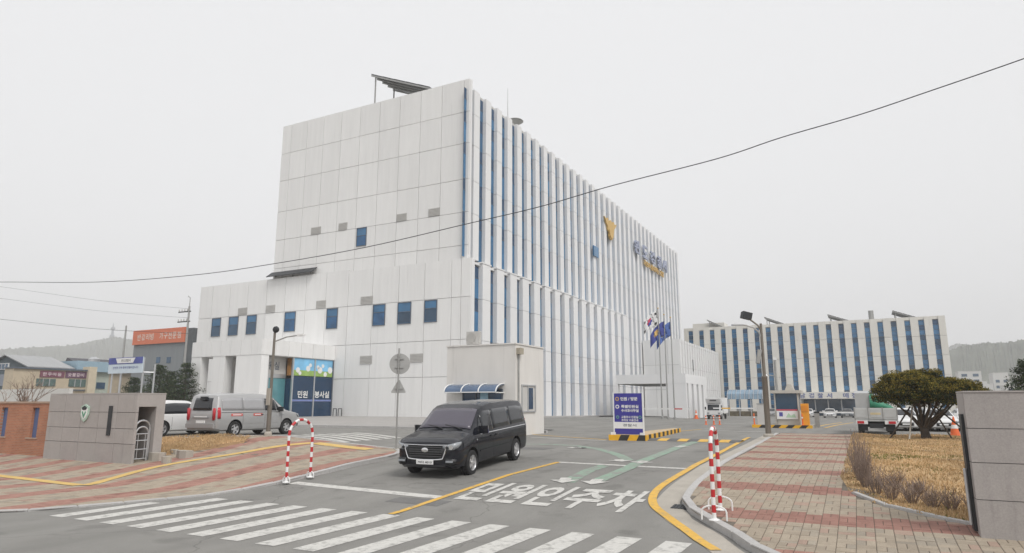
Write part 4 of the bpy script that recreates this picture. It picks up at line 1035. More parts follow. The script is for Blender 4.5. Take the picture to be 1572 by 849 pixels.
x1, z1 = flag_pole('tall grey flagpole carrying the white flag with red and blue roundel', 1017, 641, FY, 12.6)
x2, z2 = flag_pole('tall grey flagpole carrying the navy flag with gold emblem', 1026, 641, FY + .4, 11.9)
x3, z3 = flag_pole('tall grey flagpole carrying the plain lighter blue flag', 1036, 641, FY + .8, 11.6)
flag('white flag with red and blue roundel drooping from its pole', x1 - .05, FY, z1 + 12.4, 2.3, 1.7, kr, [M_fw, M_fr, M_fb, M_dark], 1.4, math.pi + YAW)
flag('navy flag with gold round emblem hanging limp from its pole', x2 - .05, FY + .4, z2 + 11.2, 2.2, 1.7, pol, [M_fb, M_gold], 1.7, math.pi + YAW)
flag('plain lighter blue flag hanging limp from its pole', x3 - .05, FY + .8, z3 + 11.2, 2.2, 1.7, lambda s, t: 1 if math.hypot((s - .5) * 1.5, t - .5) < .15 else 0, [M_flb, M_fw], 1.9, math.pi + YAW)

# ------------------------------------------------------------------ vehicles
M_vblack = mat('paint_black', (.010, .011, .016), .1, var=.04, coat=0, spec=.45)
M_vsilver = mat('paint_silver', (.43, .43, .43), .3, metal=.35, var=.03, coat=.5)
M_vwhite = mat('paint_white', (.74, .74, .735), .3, var=.02, coat=.6)
M_vgrey = mat('paint_dark_grey', (.10, .11, .12), .3, metal=.2, var=.03, coat=.6)
M_vglass = mat('car_glass', (.018, .02, .024), .05, var=.05, spec=.6)
M_vglass2 = mat('windscreen_reflecting', (.085, .078, .10), .08, var=.05, spec=.6)  # base colour raised to paint a pale reflection into the windscreen
M_chrome = mat('chrome', (.75, .75, .76), .15, metal=1, var=.02)
M_lens = mat('lamp_lens', (.30, .32, .34), .12, var=.08, scale=20, spec=.7)
M_tail = mat('tail_lamp', (.50, .02, .03), .2, var=.1, spec=.6)
M_rim = mat('alloy_rim', (.58, .58, .59), .32, metal=.6, var=.05)
def interp(P, x, k): return pl(x, [(p[0], p[k]) for p in P])
class Car:
    """lofted body; x runs from nose (0) to tail (L), y half width, z up"""
    def __init__(s, L, W, prof, belt, wr, zb=.24, nose=.38, tail=.25):
        s.L, s.W, s.prof, s.belt, s.wr, s.zb, s.nose, s.tail = L, W, prof, belt, wr, zb, nose, tail
    def zt(s, x): return pl(x, s.prof)
    def w(s, x):
        a = 1
        if x < s.nose: a = .76 + .24 * math.sqrt(max(0, 1 - (1 - x / s.nose) ** 2))
        if x > s.L - s.tail: a = .88 + .12 * math.sqrt(max(0, 1 - (1 - (s.L - x) / s.tail) ** 2))
        return s.W * a
    def inv(s, y):
        f = max(0, (abs(y) / s.W - .76) / .24); return s.nose * (1 - math.sqrt(max(0, 1 - min(1, f) ** 2)))
    def invr(s, y):
        f = max(0, (abs(y) / s.W - .88) / .12); return s.L - s.tail * (1 - math.sqrt(max(0, 1 - min(1, f) ** 2)))
    def ring(s, x):
        w_, zt_ = s.w(x), s.zt(x); zs = min(s.belt, zt_ - .10); k = lin(s.belt - .05, s.belt + .55, zt_); we = w_ * .955 * (1 - k) + s.wr * w_ / s.W * k
        zb_ = s.zb + .10 * (1 - lin(0, .25, x)) + .08 * lin(s.L - .3, s.L, x)
        H = [(0, zb_), (w_ * .86, zb_), (w_ * .965, zb_ + .07), (w_ * .992, zb_ + .2), (w_ * 1.0, zb_ + .55 * (zs - zb_)), (w_ * .995, zs - .04), (w_ * .982, zs),
             (w_ * .982 + (we - w_ * .982) * .5, zs + (zt_ - .10 - zs) * .52), (we, zt_ - .10 * (.4 + .6 * k)), (we * .95, zt_ - .045), (we * .80, zt_ - .018), (we * .45, zt_ - .003), (0, zt_)]
        return H
    def side(s, x, z):
        r = s.ring(x)
        for (a, b), (c, d) in zip(r[1:], r[2:]):
            if b <= z <= d: return a + (c - a) * (z - b) / max(1e-6, d - b)
        return r[6][0]
    def top(s, x, y):
        r = s.ring(x)[7:]
        for (a, b), (c, d) in zip(r, r[1:]):
            if c <= abs(y) <= a: return b + (d - b) * (a - abs(y)) / max(1e-6, a - c)
        return r[0][1]
    def body(s, m, wheels, wr_=.40, name='body', parent=None):
        xs = sorted(set([0, .03, .08, .15, .25, .38, .5] + [p[0] for p in s.prof] + [s.L * k / 26 for k in range(1, 26)] + [s.L - .25, s.L - .15, s.L - .07, s.L - .02, s.L]))
        bm = bmesh.new(); rings = []
        for x in xs:
            H = s.ring(x); full = [(y, z) for y, z in H] + [(-y, z) for y, z in H[-2:0:-1]]
            rings.append([bm.verts.new((x, y, z)) for y, z in full])
        n = len(rings[0])
        for a, b in zip(rings, rings[1:]):
            for k in range(n): bm.faces.new((a[k], a[(k + 1) % n], b[(k + 1) % n], b[k]))
        bm.faces.new(rings[0]); bm.faces.new(rings[-1][::-1])
        bmesh.ops.recalc_face_normals(bm, faces=bm.faces)
        me = D.meshes.new(name); bm.to_mesh(me); bm.free(); me.materials.append(m); me.materials.append(M_black)
        o = link(name, me)
        cut = MB()
        for x in wheels:
            for sgn_ in (-1, 1): cut.lathe([(wr_, s.W * .62 * sgn_), (wr_, s.W * 1.2 * sgn_)], 24, (x, 0, wr_ * .86), 'y')
        co = cut.obj('cutter', M_black); md = o.modifiers.new('b', 'BOOLEAN'); md.operation = 'DIFFERENCE'; md.object = co; md.solver = 'EXACT'
        bpy.context.view_layer.update()
        me2 = D.meshes.new_from_object(o.evaluated_get(bpy.context.evaluated_depsgraph_get()))
        D.objects.remove(o); D.objects.remove(co)
        me2.shade_smooth(); me2.set_sharp_from_angle(angle=R(32))
        return link(name, me2, parent)
    def side_patch(s, sgn_, x0, x1, zlo, zhi, off=.008, nx=8, nz=4):
        mb = MB(); V = []
        for i in range(nx + 1):
            x = x0 + (x1 - x0) * i / nx; a, b = zlo(x), zhi(x)
            for j in range(nz + 1):
                z = a + (b - a) * j / nz; V.append((x, sgn_ * (s.side(x, z) + off), z))
        mb.add(V, [(i * (nz + 1) + j, (i + 1) * (nz + 1) + j, (i + 1) * (nz + 1) + j + 1, i * (nz + 1) + j + 1) for i in range(nx) for j in range(nz)]); return mb
    def top_patch(s, x0, x1, yw0, yw1, off=.01, nx=6, ny=10):
        mb = MB(); V = []
        for i in range(nx + 1):
            x = x0 + (x1 - x0) * i / nx; yw = yw0 + (yw1 - yw0) * i / nx
            for j in range(ny + 1):
                y = -yw + 2 * yw * j / ny; sl_ = (s.zt(x + .02) - s.zt(x - .02)) / .04; nrm = Vector((-sl_, 0, 1)).normalized()
                V.append((x + nrm.x * off, y, s.top(x, y) + nrm.z * off))
        mb.add(V, [(i * (ny + 1) + j, (i + 1) * (ny + 1) + j, (i + 1) * (ny + 1) + j + 1, i * (ny + 1) + j + 1) for i in range(nx) for j in range(ny)]); return mb
    def front_patch(s, P, off=.012, rear=False, n=6):
        """P: list of (y, zlo, zhi) across the nose"""
        mb = MB(); V = []
        Q = []
        for a, b in zip(P, P[1:]):
            for k in range(n): Q.append(tuple(a[i] + (b[i] - a[i]) * k / n for i in range(3)))
        Q.append(P[-1])
        for y, a, b in Q:
            x = (s.invr(y) + off) if rear else (s.inv(y) - off)
            V += [(x, y * 1.004, a), (x, y * 1.004, b)]
        mb.add(V, [(2 * i, 2 * i + 2, 2 * i + 3, 2 * i + 1) for i in range(len(Q) - 1)]); return mb
def solid(o, th=.012):
    m_ = o.modifiers.new('thickness', 'SOLIDIFY'); m_.thickness = th; m_.offset = 0; return o
def wheel(parent, x, y, r, wd, spokes=5, rimm=None):
    sg = 1 if y > 0 else -1
    e = MB().lathe([(r * .62, -wd / 2), (r * .9, -wd / 2), (r, -wd * .38), (r, wd * .38), (r * .9, wd / 2), (r * .62, wd / 2)], 28, (x, y, r), 'y', 0, (0, 0)).obj('tyre', M_black, parent, True)
    h = MB().lathe([(r * .64, wd * .44 * sg), (r * .60, wd * .50 * sg), (r * .56, wd * .40 * sg), (r * .54, wd * .1 * sg), (r * .1, wd * .1 * sg)], 28, (x, y, r), 'y', 0, (0, 1)).obj('rim', rimm or M_rim, e, True)
    sp = MB(); yy0, yy1 = y + sg * wd * .22, y + sg * wd * .42
    for k in range(spokes):
        a = 6.283 * k / spokes; c, s_ = math.cos(a), math.sin(a); w0, w1 = r * .13, r * .09
        q = [(c * r * .1 - s_ * w0, s_ * r * .1 + c * w0), (c * r * .1 + s_ * w0, s_ * r * .1 - c * w0), (c * r * .58 + s_ * w1, s_ * r * .58 - c * w1), (c * r * .58 - s_ * w1, s_ * r * .58 + c * w1)]
        sp.prismY([(x + a_, r + b_) for a_, b_ in q], min(yy0, yy1), max(yy0, yy1))
    sp.lathe([(r * .17, wd * .2 * sg), (r * .17, wd * .45 * sg), (r * .1, wd * .47 * sg)], 12, (x, y, r), 'y')
    stuff(sp.obj('spokes', rimm or M_rim, e)); 
    MB().lathe([(r * .52, wd * .12 * sg), (r * .52, wd * .14 * sg)], 20, (x, y, r), 'y').obj('wheel_shadow_disc', M_plast, e)  # flat black disc standing in for the shade behind the spokes
def mirror(parent, x, y, z, m):
    s_ = 1 if y > 0 else -1
    MB().prism([(x - .06, y), (x + .1, y), (x + .12, y + s_ * .24), (x + .02, y + s_ * .26), (x - .07, y + s_ * .18)], z, z + .22).obj('door_mirror', m, parent, True)
def car_root(name, label, cat, fx, fy, ang, group=None, zoff=0, tiltref=None):
    """fx,fy = ground point under the nose centre; the car extends along ang"""
    c, s_ = math.cos(ang), math.sin(ang)
    t = thing(name, label, cat, (fx, fy, g(fx, fy) + zoff), 0, group)
    L = 4.0; sl_ = math.atan2(g(fx + c * L, fy + s_ * L) - g(fx, fy), L)
    t.rotation_euler = (Matrix.Rotation(ang, 3, 'Z') @ Matrix.Rotation(-sl_, 3, 'Y')).to_euler(); return t
VAN = [(0, .86), (.06, .98), (.25, 1.06), (.9, 1.20), (1.0, 1.24), (1.55, 1.66), (1.75, 1.80), (2.0, 1.89), (2.6, 1.95), (4.2, 1.94), (4.85, 1.90), (5.0, 1.84), (5.08, 1.60), (5.15, 1.15), (5.17, .8)]
def van(root, paint, wind, sidem, sc=1.0):
    c = Car(5.17, .98, VAN, 1.12, .80, .26)
    root.scale = (sc, sc, sc)
    b = c.body(paint, (.92, 4.12), .42, 'body', root)
    solid(c.top_patch(1.06, 1.74, .84, .74).obj('windscreen', wind, root, True))
    for s_ in (-1, 1):
        hi = lambda x: min(c.zt(x) - .17, 1.73); lo = lambda x: 1.15 + .03 * lin(1, 4.5, x)
        solid(c.side_patch(s_, 1.34, 1.62, lambda x: 1.16, lambda x: 1.18 + (x - 1.34) * 1.35).obj('quarter_window', M_vglass, root, True))
        solid(c.side_patch(s_, 1.66, 2.36, lambda x: 1.15, lambda x: min(1.71, 1.62 + (x - 1.68) * .4)).obj('front_window', M_vglass, root, True))
        solid(c.side_patch(s_, 2.385, 3.675, lo, lambda x: 1.73).obj('sliding_door_window', sidem, root, True))
        solid(c.side_patch(s_, 3.70, 4.88, lo, lambda x: 1.73 - .06 * lin(4.4, 4.88, x)).obj('rear_side_window', sidem, root, True))
        # door seams, handles, trim
        for x in (1.30, 2.37, 3.69):
            c.side_patch(s_, x, x + .012, lambda q: .36, lambda q: 1.12, .004, 1, 6).obj('door_seam', M_black, root)
        c.side_patch(s_, 1.45, 4.95, lambda q: 1.075, lambda q: 1.095, .006, 20, 1).obj('belt_trim', M_chrome if paint is M_vblack else M_plast, root)
        c.side_patch(s_, 1.42, 3.62, lambda q: .585, lambda q: .635, .014, 12, 1).obj('side_moulding', paint, root)
        for x in (2.14, 2.50): c.side_patch(s_, x, x + .16, lambda q: .955, lambda q: 1.0, .03, 3, 2).obj('door_handle', M_plast, root)
        c.side_patch(s_, 1.18, 1.25, lambda q: .93, lambda q: .97, .012, 2, 1).obj('side_repeater', M_lens, root)
        mirror(root, 1.42, s_ * .96, 1.10, paint if paint is not M_vsilver else M_plast)
        hl = c.front_patch([(s_ * .54, .85, .89), (s_ * .66, .79, .92), (s_ * .84, .79, .96), (s_ * .93, .84, .985), (s_ * .968, .92, .99)], .014)
        hl = solid(hl.obj('headlight', M_lens, root, True), .02)
        MB().lathe([(.065, 0), (.065, .03)], 14, (c.inv(.8) - .05, s_ * .80, .86), 'x').obj('projector', M_chrome, hl)
        MB().lathe([(.045, 0), (.045, .03)], 12, (c.inv(.67) - .04, s_ * .68, .84), 'x').obj('projector', M_plast, hl)
        fg = c.front_patch([(s_ * .62, .40, .56), (s_ * .80, .37, .56), (s_ * .9, .42, .54)], .012); fg = solid(fg.obj('fog_surround', M_plast, root, True), .02)
        MB().box(c.inv(.75) - .05, s_ * .74 - .1, .46, c.inv(.75) - .015, s_ * .74 + .1, .51).obj('fog_lamp', M_lens, fg)
        tl = c.front_patch([(s_ * .70, .78, 1.26), (s_ * .76, .74, 1.28), (s_ * .82, .76, 1.28), (s_ * .86, .8, 1.26)], .006, True)
        tl = solid(tl.obj('tail_light', M_tail, root, True), .03)
        if paint is M_vsilver:
            tp = c.side_patch(s_, 4.98, 5.12, lambda q: .82, lambda q: min(1.3, c.zt(q) - .2), .012, 3, 4); solid(tp.obj('tail_light', M_tail, root, True), .02)
        for x in (.92, 4.12): wheel(root, x, s_ * .87, .345, .23)
    # grille, chrome surround, plate, bumper inlet, wipers
    gp = c.front_patch([(-.60, .80, .89), (-.5, .56, .89), (0, .53, .885), (.5, .56, .89), (.60, .80, .89)], .012); gr_ = solid(gp.obj('grille', M_plast, root, True), .015)
    for z in (.60, .66, .72, .78, .84): MB().box(-.04, -.5, z, -.022, .5, z + .018).obj('grille_bar', mat('grille_bar', (.12, .12, .125), .35, metal=.6), gr_)
    P = [(-.045, -.66, .90), (-.045, -.56, .60), (-.05, -.46, .535), (-.055, 0, .515), (-.05, .46, .535), (-.045, .56, .60), (-.045, .66, .90)]
    MB().tube([(x + .03, y, z) for x, y, z in spline(P, 4)], .022, 8).obj('grille_surround', M_chrome, gr_, True)
    MB().tube([(-.018, -.72, .915), (-.03, 0, .905), (-.018, .72, .915)], .012, 6).obj('grille_surround', M_chrome, gr_, True)
    lo_ = MB().lathe([(.055, 0), (.062, .012), (.05, .02)], 18, (0, 0, 0), 'x'); lo_.v = [(-x, y * 1.7, z) for x, y, z in lo_.v]
    q = lo_.obj('badge', M_chrome, root, True); q.location = (-.035, 0, .775)
    for yy in (-.035, .03): MB().box(-.062, yy, .745, -.055, yy + .014, .805).obj('badge_bar', M_chrome, root)
    MB().box(-.062, -.03, .77, -.055, .035, .782).obj('badge_bar', M_chrome, root)
    pt = MB().box(-.06, -.26, .40, -.035, .26, .515).obj('number_plate', M_wht, root)
    lettering('70더 4013', M_dark, lambda s, t_, d: (-.063, .22 - .44 * s, .425 + .065 * t_), pt, .02, 'plate_lettering')
    solid(c.front_patch([(-.6, .335, .385), (0, .33, .385), (.6, .335, .385)], .012).obj('bumper_inlet', M_plast, root), .015)
    for y0, y1 in ((-.62, -.02), (.02, .55)):
        MB().tube([(1.0, y0, c.top(1.0, y0) + .02), (1.06, (y0 + y1) / 2, c.top(1.06, .3) + .03), (1.12, y1, c.top(1.12, y1) + .03)], .012, 5).obj('wiper', M_plast, root)
    c.top_patch(.93, .945, .9, .9, .004, 1, 10).obj('bonnet_seam', M_black, root)
    # tail
    solid(c_rear(c).obj('rear_window', M_vglass, root, True), .015)
    MB().box(5.17, -.27, .62, 5.195, .27, .74).obj('number_plate', M_wht, root)
    MB().box(5.12, -.85, .42, 5.24, .85, .60).obj('rear_bumper', paint, root)
    MB().box(5.165, -.5, .86, 5.2, .5, .90).obj('tailgate_trim', M_chrome if paint is M_vblack else M_lens, root)
    return c
def c_rear(c):
    mb = MB(); V = []; Z = [1.17, 1.3, 1.45, 1.6, 1.72]
    for z in Z:
        # x of tail at height z on centre line
        x = c.L
        for (a, b), (d, e) in zip(c.prof, c.prof[1:]):
            if a > 4 and e <= z <= b: x = a + (d - a) * (b - z) / max(1e-6, b - e)
        for k in range(9):
            y = -.78 + 1.56 * k / 8; V.append((x + .02 - .10 * (abs(y) / .9) ** 3, y * (1 - .12 * (z - 1.17) / .55), z))
    mb.add(V, [(j * 9 + i, j * 9 + i + 1, (j + 1) * 9 + i + 1, (j + 1) * 9 + i) for j in range(4) for i in range(8)]); return mb
# black van driving out: nose towards -Y
SCV = 1.08
v1 = car_root('van', 'black passenger van with tinted windows driving out over the entry lane', 'van', -11.58, 16.75, R(94.6))
van(v1, M_vblack, M_vglass2, M_vglass, SCV)
# silver van parked, tail towards the gate
v2 = car_root('van', 'silver panel van with red lettered stickers parked beside the thin brown lamp', 'van', -27.6, 26.6, R(-87))
M_sside = mat('film_silver', (.36, .36, .37), .2, var=.04, spec=.5)
cv = van(v2, M_vsilver, M_vglass, M_sside, 1.05)
M_pink = mat('sticker_red', (.62, .10, .09), .5)
for sg in (-1, 1):
    for x0_, x1_ in ((2.55, 3.1), (3.75, 4.4)):
        solid(cv.side_patch(sg, x0_, x1_, lambda q: .92, lambda q: 1.03, .01, 3, 1).obj('sticker', M_pink, v2), .004)
        solid(cv.side_patch(sg, x0_ + .08, x1_ - .08, lambda q: .955, lambda q: .995, .016, 3, 1).obj('sticker_lettering', M_wht, v2), .004)
MB().box(5.02, -.1, 1.62, 5.2, .2, 1.78).obj('rear_camera', M_plast, v2)
solid(cv.front_patch([(-.4, .88, .93), (.4, .88, .93)], .03, True).obj('tailgate_lettering', M_wht, v2), .004)
# generic saloon / hatch for the other cars
SED = [(0, .62), (.06, .70), (.3, .78), (1.15, .93), (1.25, .96), (1.95, 1.36), (2.3, 1.45), (2.9, 1.46), (3.5, 1.40), (4.2, 1.08), (4.45, 1.03), (4.7, .98), (4.78, .7)]
WAG = [(0, .66), (.06, .76), (.3, .86), (1.05, .99), (1.15, 1.02), (1.85, 1.45), (2.2, 1.55), (3.0, 1.57), (3.8, 1.50), (4.25, 1.35), (4.42, 1.05), (4.5, .7)]
def saloon(root, paint, prof, L, wheels=(.85, 3.6), belt=.93, detail=True):
    c = Car(L, .91, prof, belt, .64, .2, .4, .3)
    c.body(paint, wheels, .38, 'body', root)
    i = [k for k, p in enumerate(prof) if p[1] > 1.3][0]; xa, xb = prof[i - 1][0], prof[i][0]
    solid(c.top_patch(xa + .06, xb, .74, .60).obj('windscreen', M_vglass, root, True))
    xe = prof[-3][0] if L < 4.6 else 3.5
    for s_ in (-1, 1):
        hi = lambda x: max(belt + .045, c.zt(x) - .13)
        solid(c.side_patch(s_, xa + .5, xe - .05 + (.45 if L > 4.6 else 0), lambda x: belt + .04, hi, .008, 12, 3).obj('side_window', M_vglass, root, True))
        for x in (xa + 1.05,): c.side_patch(s_, x, x + .05, lambda q: belt + .02, hi, .016, 1, 3).obj('door_pillar', M_plast, root)
        for x in (xa + .1, xa + 1.07, xa + 2.0): c.side_patch(s_, x, x + .012, lambda q: .3, lambda q: belt, .004, 1, 4).obj('door_seam', M_black, root)
        solid(c.front_patch([(s_ * .45, .58, .66), (s_ * .7, .55, .70), (s_ * .88, .58, .72)], .014).obj('headlight', M_lens, root, True), .02)
        solid(c.front_patch([(s_ * .5, .72, .84), (s_ * .8, .70, .86), (s_ * .9, .72, .86)], .016, True).obj('tail_light', M_tail, root, True), .02)
        mirror(root, xa + .45, s_ * .86, belt, paint)
        for x in wheels: wheel(root, x, s_ * .81, .325, .22)
    solid(c.front_patch([(-.4, .36, .56), (0, .34, .56), (.4, .36, .56)], .012).obj('grille', M_plast, root, True), .015)
    MB().box(-.05, -.24, .40, -.02, .24, .5).obj('number_plate', M_wht, root)
    if L < 4.6:
        pass
    return c
# white hatchback beside the silver van
v3 = car_root('car', 'white estate car parked between the gate wall and the silver van', 'car', -30.95, 25.1, R(-90)); v3.scale = (1.1, 1.1, 1.1)
saloon(v3, M_vwhite, WAG, 4.5)
# distant parked cars
for (u, v, m_, lab) in ((1184, 639, M_vsilver, 'silver saloon parked in front of the annex beside the glazed shelter'), (1240, 640, M_vwhite, 'white car half hidden behind the orange ticket cabinet'),
                        (1274, 641, M_vwhite, 'white saloon parked before the annex entrance canopy'), (1301, 641, M_vgrey, 'dark grey car parked before the annex entrance canopy')):
    x, y = gr(u, v + .6); y = min(y, 132); x = atY(u, v, y)[0]
    r = car_root('car', lab, 'car', x, y, math.pi / 2); saloon(r, m_, SED, 4.78)
for u, Y, m_, lab in ((1392, 50.5, M_vwhite, 'white saloon parked behind the clipped tree next to the cargo truck'), (1420, 51.5, M_vgrey, 'dark grey saloon parked behind the trunk of the clipped tree'), (1449, 50.5, M_vwhite, 'white saloon parked behind the orange cone by the tree'), (1500, 52, M_vwhite, 'white saloon parked behind the granite wall end near the orange cone')):
    x = atY(u, 650, Y)[0]; r = car_root('car', lab, 'car', x, Y, math.pi / 2 + .05); saloon(r, m_, SED, 4.78)
# small white box truck, facing the camera
tx, ty = -16.9, 88.0
t = thing('box_truck', 'small white box truck with roof visor facing out beside the porch', 'truck', (tx, ty, g(tx, ty)))
cb = MB(); cb.prismX([(0, .35), (.0, 1.05), (.22, 1.9), (.4, 2.02), (1.5, 2.02), (1.5, .35)], -.86, .86); cb.obj('cab', M_vwhite, t)
MB().prismX([(-.005, 1.12), (.19, 1.82), (.18, 1.83), (-.02, 1.12)], -.72, .72).obj('windscreen', M_vglass, t)
MB().prismX([(.1, 2.03), (-.15, 2.55), (.9, 2.55), (1.1, 2.03)], -.9, .9).obj('roof_visor', M_vwhite, t); MB().box(-.4, -.12, 2.28, .4, -.02, 2.4).obj('visor_slot', M_dark, t)
MB().box(-1.0, 1.6, .75, 1.0, 4.6, 2.7).obj('cargo_box', M_wht, t); MB().box(-.5, .3, .4, .5, 4.5, .75).obj('chassis', M_dark, t)
MB().box(-.88, -.07, .32, .88, -.002, .55).obj('bumper', M_plast, t); MB().box(-.26, -.09, .38, .26, -.075, .5).obj('number_plate', M_wht, t)
for s_ in (-1, 1):
    MB().box(s_ * .68 - .14, -.02, .66, s_ * .68 + .14, -.003, .84).obj('headlight', M_lens, t); MB().box(s_ * 1.0 - .08, .05, 1.2, s_ * 1.0 + .08, .12, 1.55).obj('door_mirror', M_dark, t)
    MB().box(s_ * .865 - .006, .42, 1.1, s_ * .865 + .006, 1.3, 1.75).obj('side_window', M_vglass, t)
    for yy in (.75, 3.7):
        e = MB().lathe([(.2, -.1), (.33, -.1), (.33, .1), (.2, .1)], 18, (s_ * .78, yy, .33), 'x').obj('tyre', M_black, t); MB().lathe([(.2, .04 * s_), (.2, .09 * s_)], 14, (s_ * .78, yy, .33), 'x').obj('rim', M_rim, e)
# cargo truck seen from behind, green tarpaulin
tx, ty = .6, 43.3
t = thing('cargo_truck', 'pale cargo truck seen from behind with green tarpaulin over its load', 'truck', (tx, ty, g(tx, ty)))
M_tk = mat('truck_pale', (.55, .56, .55), .5, var=.06, scale=3)
bd = MB().box(-1.05, 0, .78, 1.05, 4.4, .9).obj('load_bed', M_tk, t)
for i, (a, b) in enumerate(((-1.03, -.38), (-.34, .34), (.38, 1.03))):
    q = MB().box(a, -.04, .92, b, .0, 1.52).obj('tailgate_panel', M_tk, t); MB().box(a + .06, -.055, 1.0, b - .06, -.041, 1.44).obj('pressed_field', mat('truck_pale2', (.50, .51, .50), .5), q)
for x in (-1.06, -.36, .36, 1.06): MB().box(x - .025, -.06, .85, x + .025, .02, 1.56).obj('stake_post', M_steel, t)
for s_ in (-1, 1):
    MB().box(s_ * 1.04 - .02, .02, .92, s_ * 1.04 + .02, 4.4, 1.52).obj('side_gate', M_tk, t)
    MB().box(s_ * .72 - .3, -.08, .62, s_ * .72 + .3, -.02, .82).obj('lamp_holder', M_wht, t); MB().box(s_ * .78 - .17, -.11, .65, s_ * .78 + .17, -.081, .79).obj('tail_light', M_tail, t)
    MB().box(s_ * .66 - .22, -.02, .25, s_ * .66 + .22, .0, .62).obj('mud_flap', M_black, t)
    for yy in (.9, 4.9):
        e = MB().lathe([(.22, -.16), (.39, -.16), (.39, .16), (.22, .16)], 20, (s_ * .78, yy, .39), 'x').obj('tyre', M_black, t); MB().lathe([(.22, .1 * s_), (.2, .14 * s_)], 14, (s_ * .78, yy, .39), 'x').obj('rim', M_steel, e)
MB().box(-.35, -.03, .4, .35, .3, .66).obj('rear_bar', M_dark, t); MB().box(-.26, -.06, 1.14, .26, -.056, 1.26).obj('number_plate', mat('plate_yellow', (.6, .5, .3), .5), t)
MB().box(-.45, .3, .45, .45, 5, .76).obj('chassis', M_dark, t)
# load and tarpaulin
mb = MB(); nx, ny = 14, 12; V = []
for j in range(ny + 1):
    for i in range(nx + 1):
        s, q = i / nx, j / ny; x = -.24 + 1.22 * s; y = .05 + 3.6 * q
        h = 1.52 + .92 * (1 - s) ** 1.2 * (.6 + .4 * math.sin(math.pi * min(1, q * 1.5 + .1))) + .07 * math.sin(s * 17 + q * 9) * math.sin(q * 13)
        V.append((x, y, h))
mb.add(V, [(j * (nx + 1) + i, j * (nx + 1) + i + 1, (j + 1) * (nx + 1) + i + 1, (j + 1) * (nx + 1) + i) for j in range(ny) for i in range(nx)])
mb.add([V[i] for i in range(nx + 1)] + [(V[i][0], V[i][1], 1.4) for i in range(nx + 1)], [(i, i + 1, nx + 2 + i, nx + 1 + i) for i in range(nx)])
o = solid(mb.obj('tarpaulin', mat('tarp_green', (.03, .22, .13), .55, var=.25, scale=3), None, True), .02)
tag(o, 'crumpled green tarpaulin spread over the load of the cargo truck', 'tarpaulin'); o.location = (tx, ty, g(tx, ty))
MB().prismX([(4.45, .6), (4.45, 2.25), (4.7, 2.35), (5.9, 2.3), (6.2, 1.4), (6.2, .5)], -.95, .95).obj('cab', M_vwhite, t)
MB().box(-.75, 4.42, 1.5, .75, 4.445, 2.1).obj('cab_rear_window', M_vglass, t)
lo = tag(MB().prismX([(.12, .9), (.12, 2.35), (1.3, 2.5), (1.5, .9)], -.97, -.2).obj('crate_load', mat('load_grey', (.42, .43, .43), .6, var=.08)), 'grey covered crate load standing on the bed of the cargo truck', 'load'); lo.location = (tx, ty, g(tx, ty))

# ------------------------------------------------------------------ trees and shrubs
M_bark = mat('bark', (.06, .048, .038), .95, var=.3, scale=6)
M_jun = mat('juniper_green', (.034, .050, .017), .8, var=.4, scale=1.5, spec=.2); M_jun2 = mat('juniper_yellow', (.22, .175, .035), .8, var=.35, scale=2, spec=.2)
M_pine = mat('pine_green', (.035, .055, .028), .85, var=.4, scale=1.2, spec=.2); M_pine2 = mat('pine_pale', (.08, .095, .05), .85, var=.35, scale=1.2, spec=.2)
M_twig = mat('bare_twig', (.25, .19, .155), .9, var=.2, scale=3)
def leaves(mb, c, r, n, size, mi, flat=.5, up=.4):
    for _ in range(n):
        while True:
            p = Vector((random.uniform(-1, 1), random.uniform(-1, 1), random.uniform(-1, 1)))
            if .15 < p.length < 1: break
        p = p.normalized() * p.length ** .6
        q = Vector((c[0] + p.x * r, c[1] + p.y * r, c[2] + p.z * r * flat))
        d = Vector((p.x + random.gauss(0, .5), p.y + random.gauss(0, .5), p.z * .5 + up + random.gauss(0, .4))).normalized()
        sd_ = d.cross(Vector((random.gauss(0, 1), random.gauss(0, 1), random.gauss(0, 1)))).normalized()
        L = size * random.uniform(.6, 1.3); m_ = mi(p) if callable(mi) else mi
        mb.add([q - sd_ * L * .22, q + d * L * .5 + sd_ * L * .12, q + d * L, q + sd_ * L * .22], [(0, 3, 2, 1)], m_)
def fastobj(mb, name, mats, parent):
    me = D.meshes.new(name); me.from_pydata(mb.v, [], mb.f)
    for m in mats: me.materials.append(m)
    me.polygons.foreach_set('material_index', mb.m); return link(name, me, parent)
# clipped juniper with several stems and props
jx, jy = 2.49, 37.03; jz = lz(jx, jy)
t = thing('juniper_tree', 'flat-topped clipped evergreen tree with twisted stems propped up on the dry lawn', 'tree', (jx, jy, jz))
tr = MB(); ends = []
tr.tube([(0, 0, -.1), (.0, 0, .15), (-.05, 0, .5)], [.26, .2, .17], 10)
for k in range(16):
    a = 6.283 * k / 16 + random.uniform(-.2, .2); ra = random.uniform(.7, 1.9); e = (math.cos(a) * ra + .15, math.sin(a) * ra * .8, random.uniform(1.7, 2.2))
    m1 = (e[0] * .25 - .05, e[1] * .25, .75 + random.uniform(-.1, .2)); m2 = (e[0] * .6, e[1] * .6 + random.uniform(-.1, .1), 1.35)
    tr.tube(spline([(-.04, 0, .3), m1, m2, e], 4), [.075 - .0045 * q for q in range(13)], 7); ends.append(e)
    for w_ in range(3):
        s0 = Vector(m2).lerp(Vector(e), random.random()); e2 = s0 + Vector((random.uniform(-.6, .6), random.uniform(-.5, .5), random.uniform(.2, .6)))
        tr.tube([s0, s0.lerp(e2, .5) + Vector((.05, 0, .05)), e2], [.03, .022, .012], 5)
tr.obj('trunk', M_bark, t, True)
cr = MB()
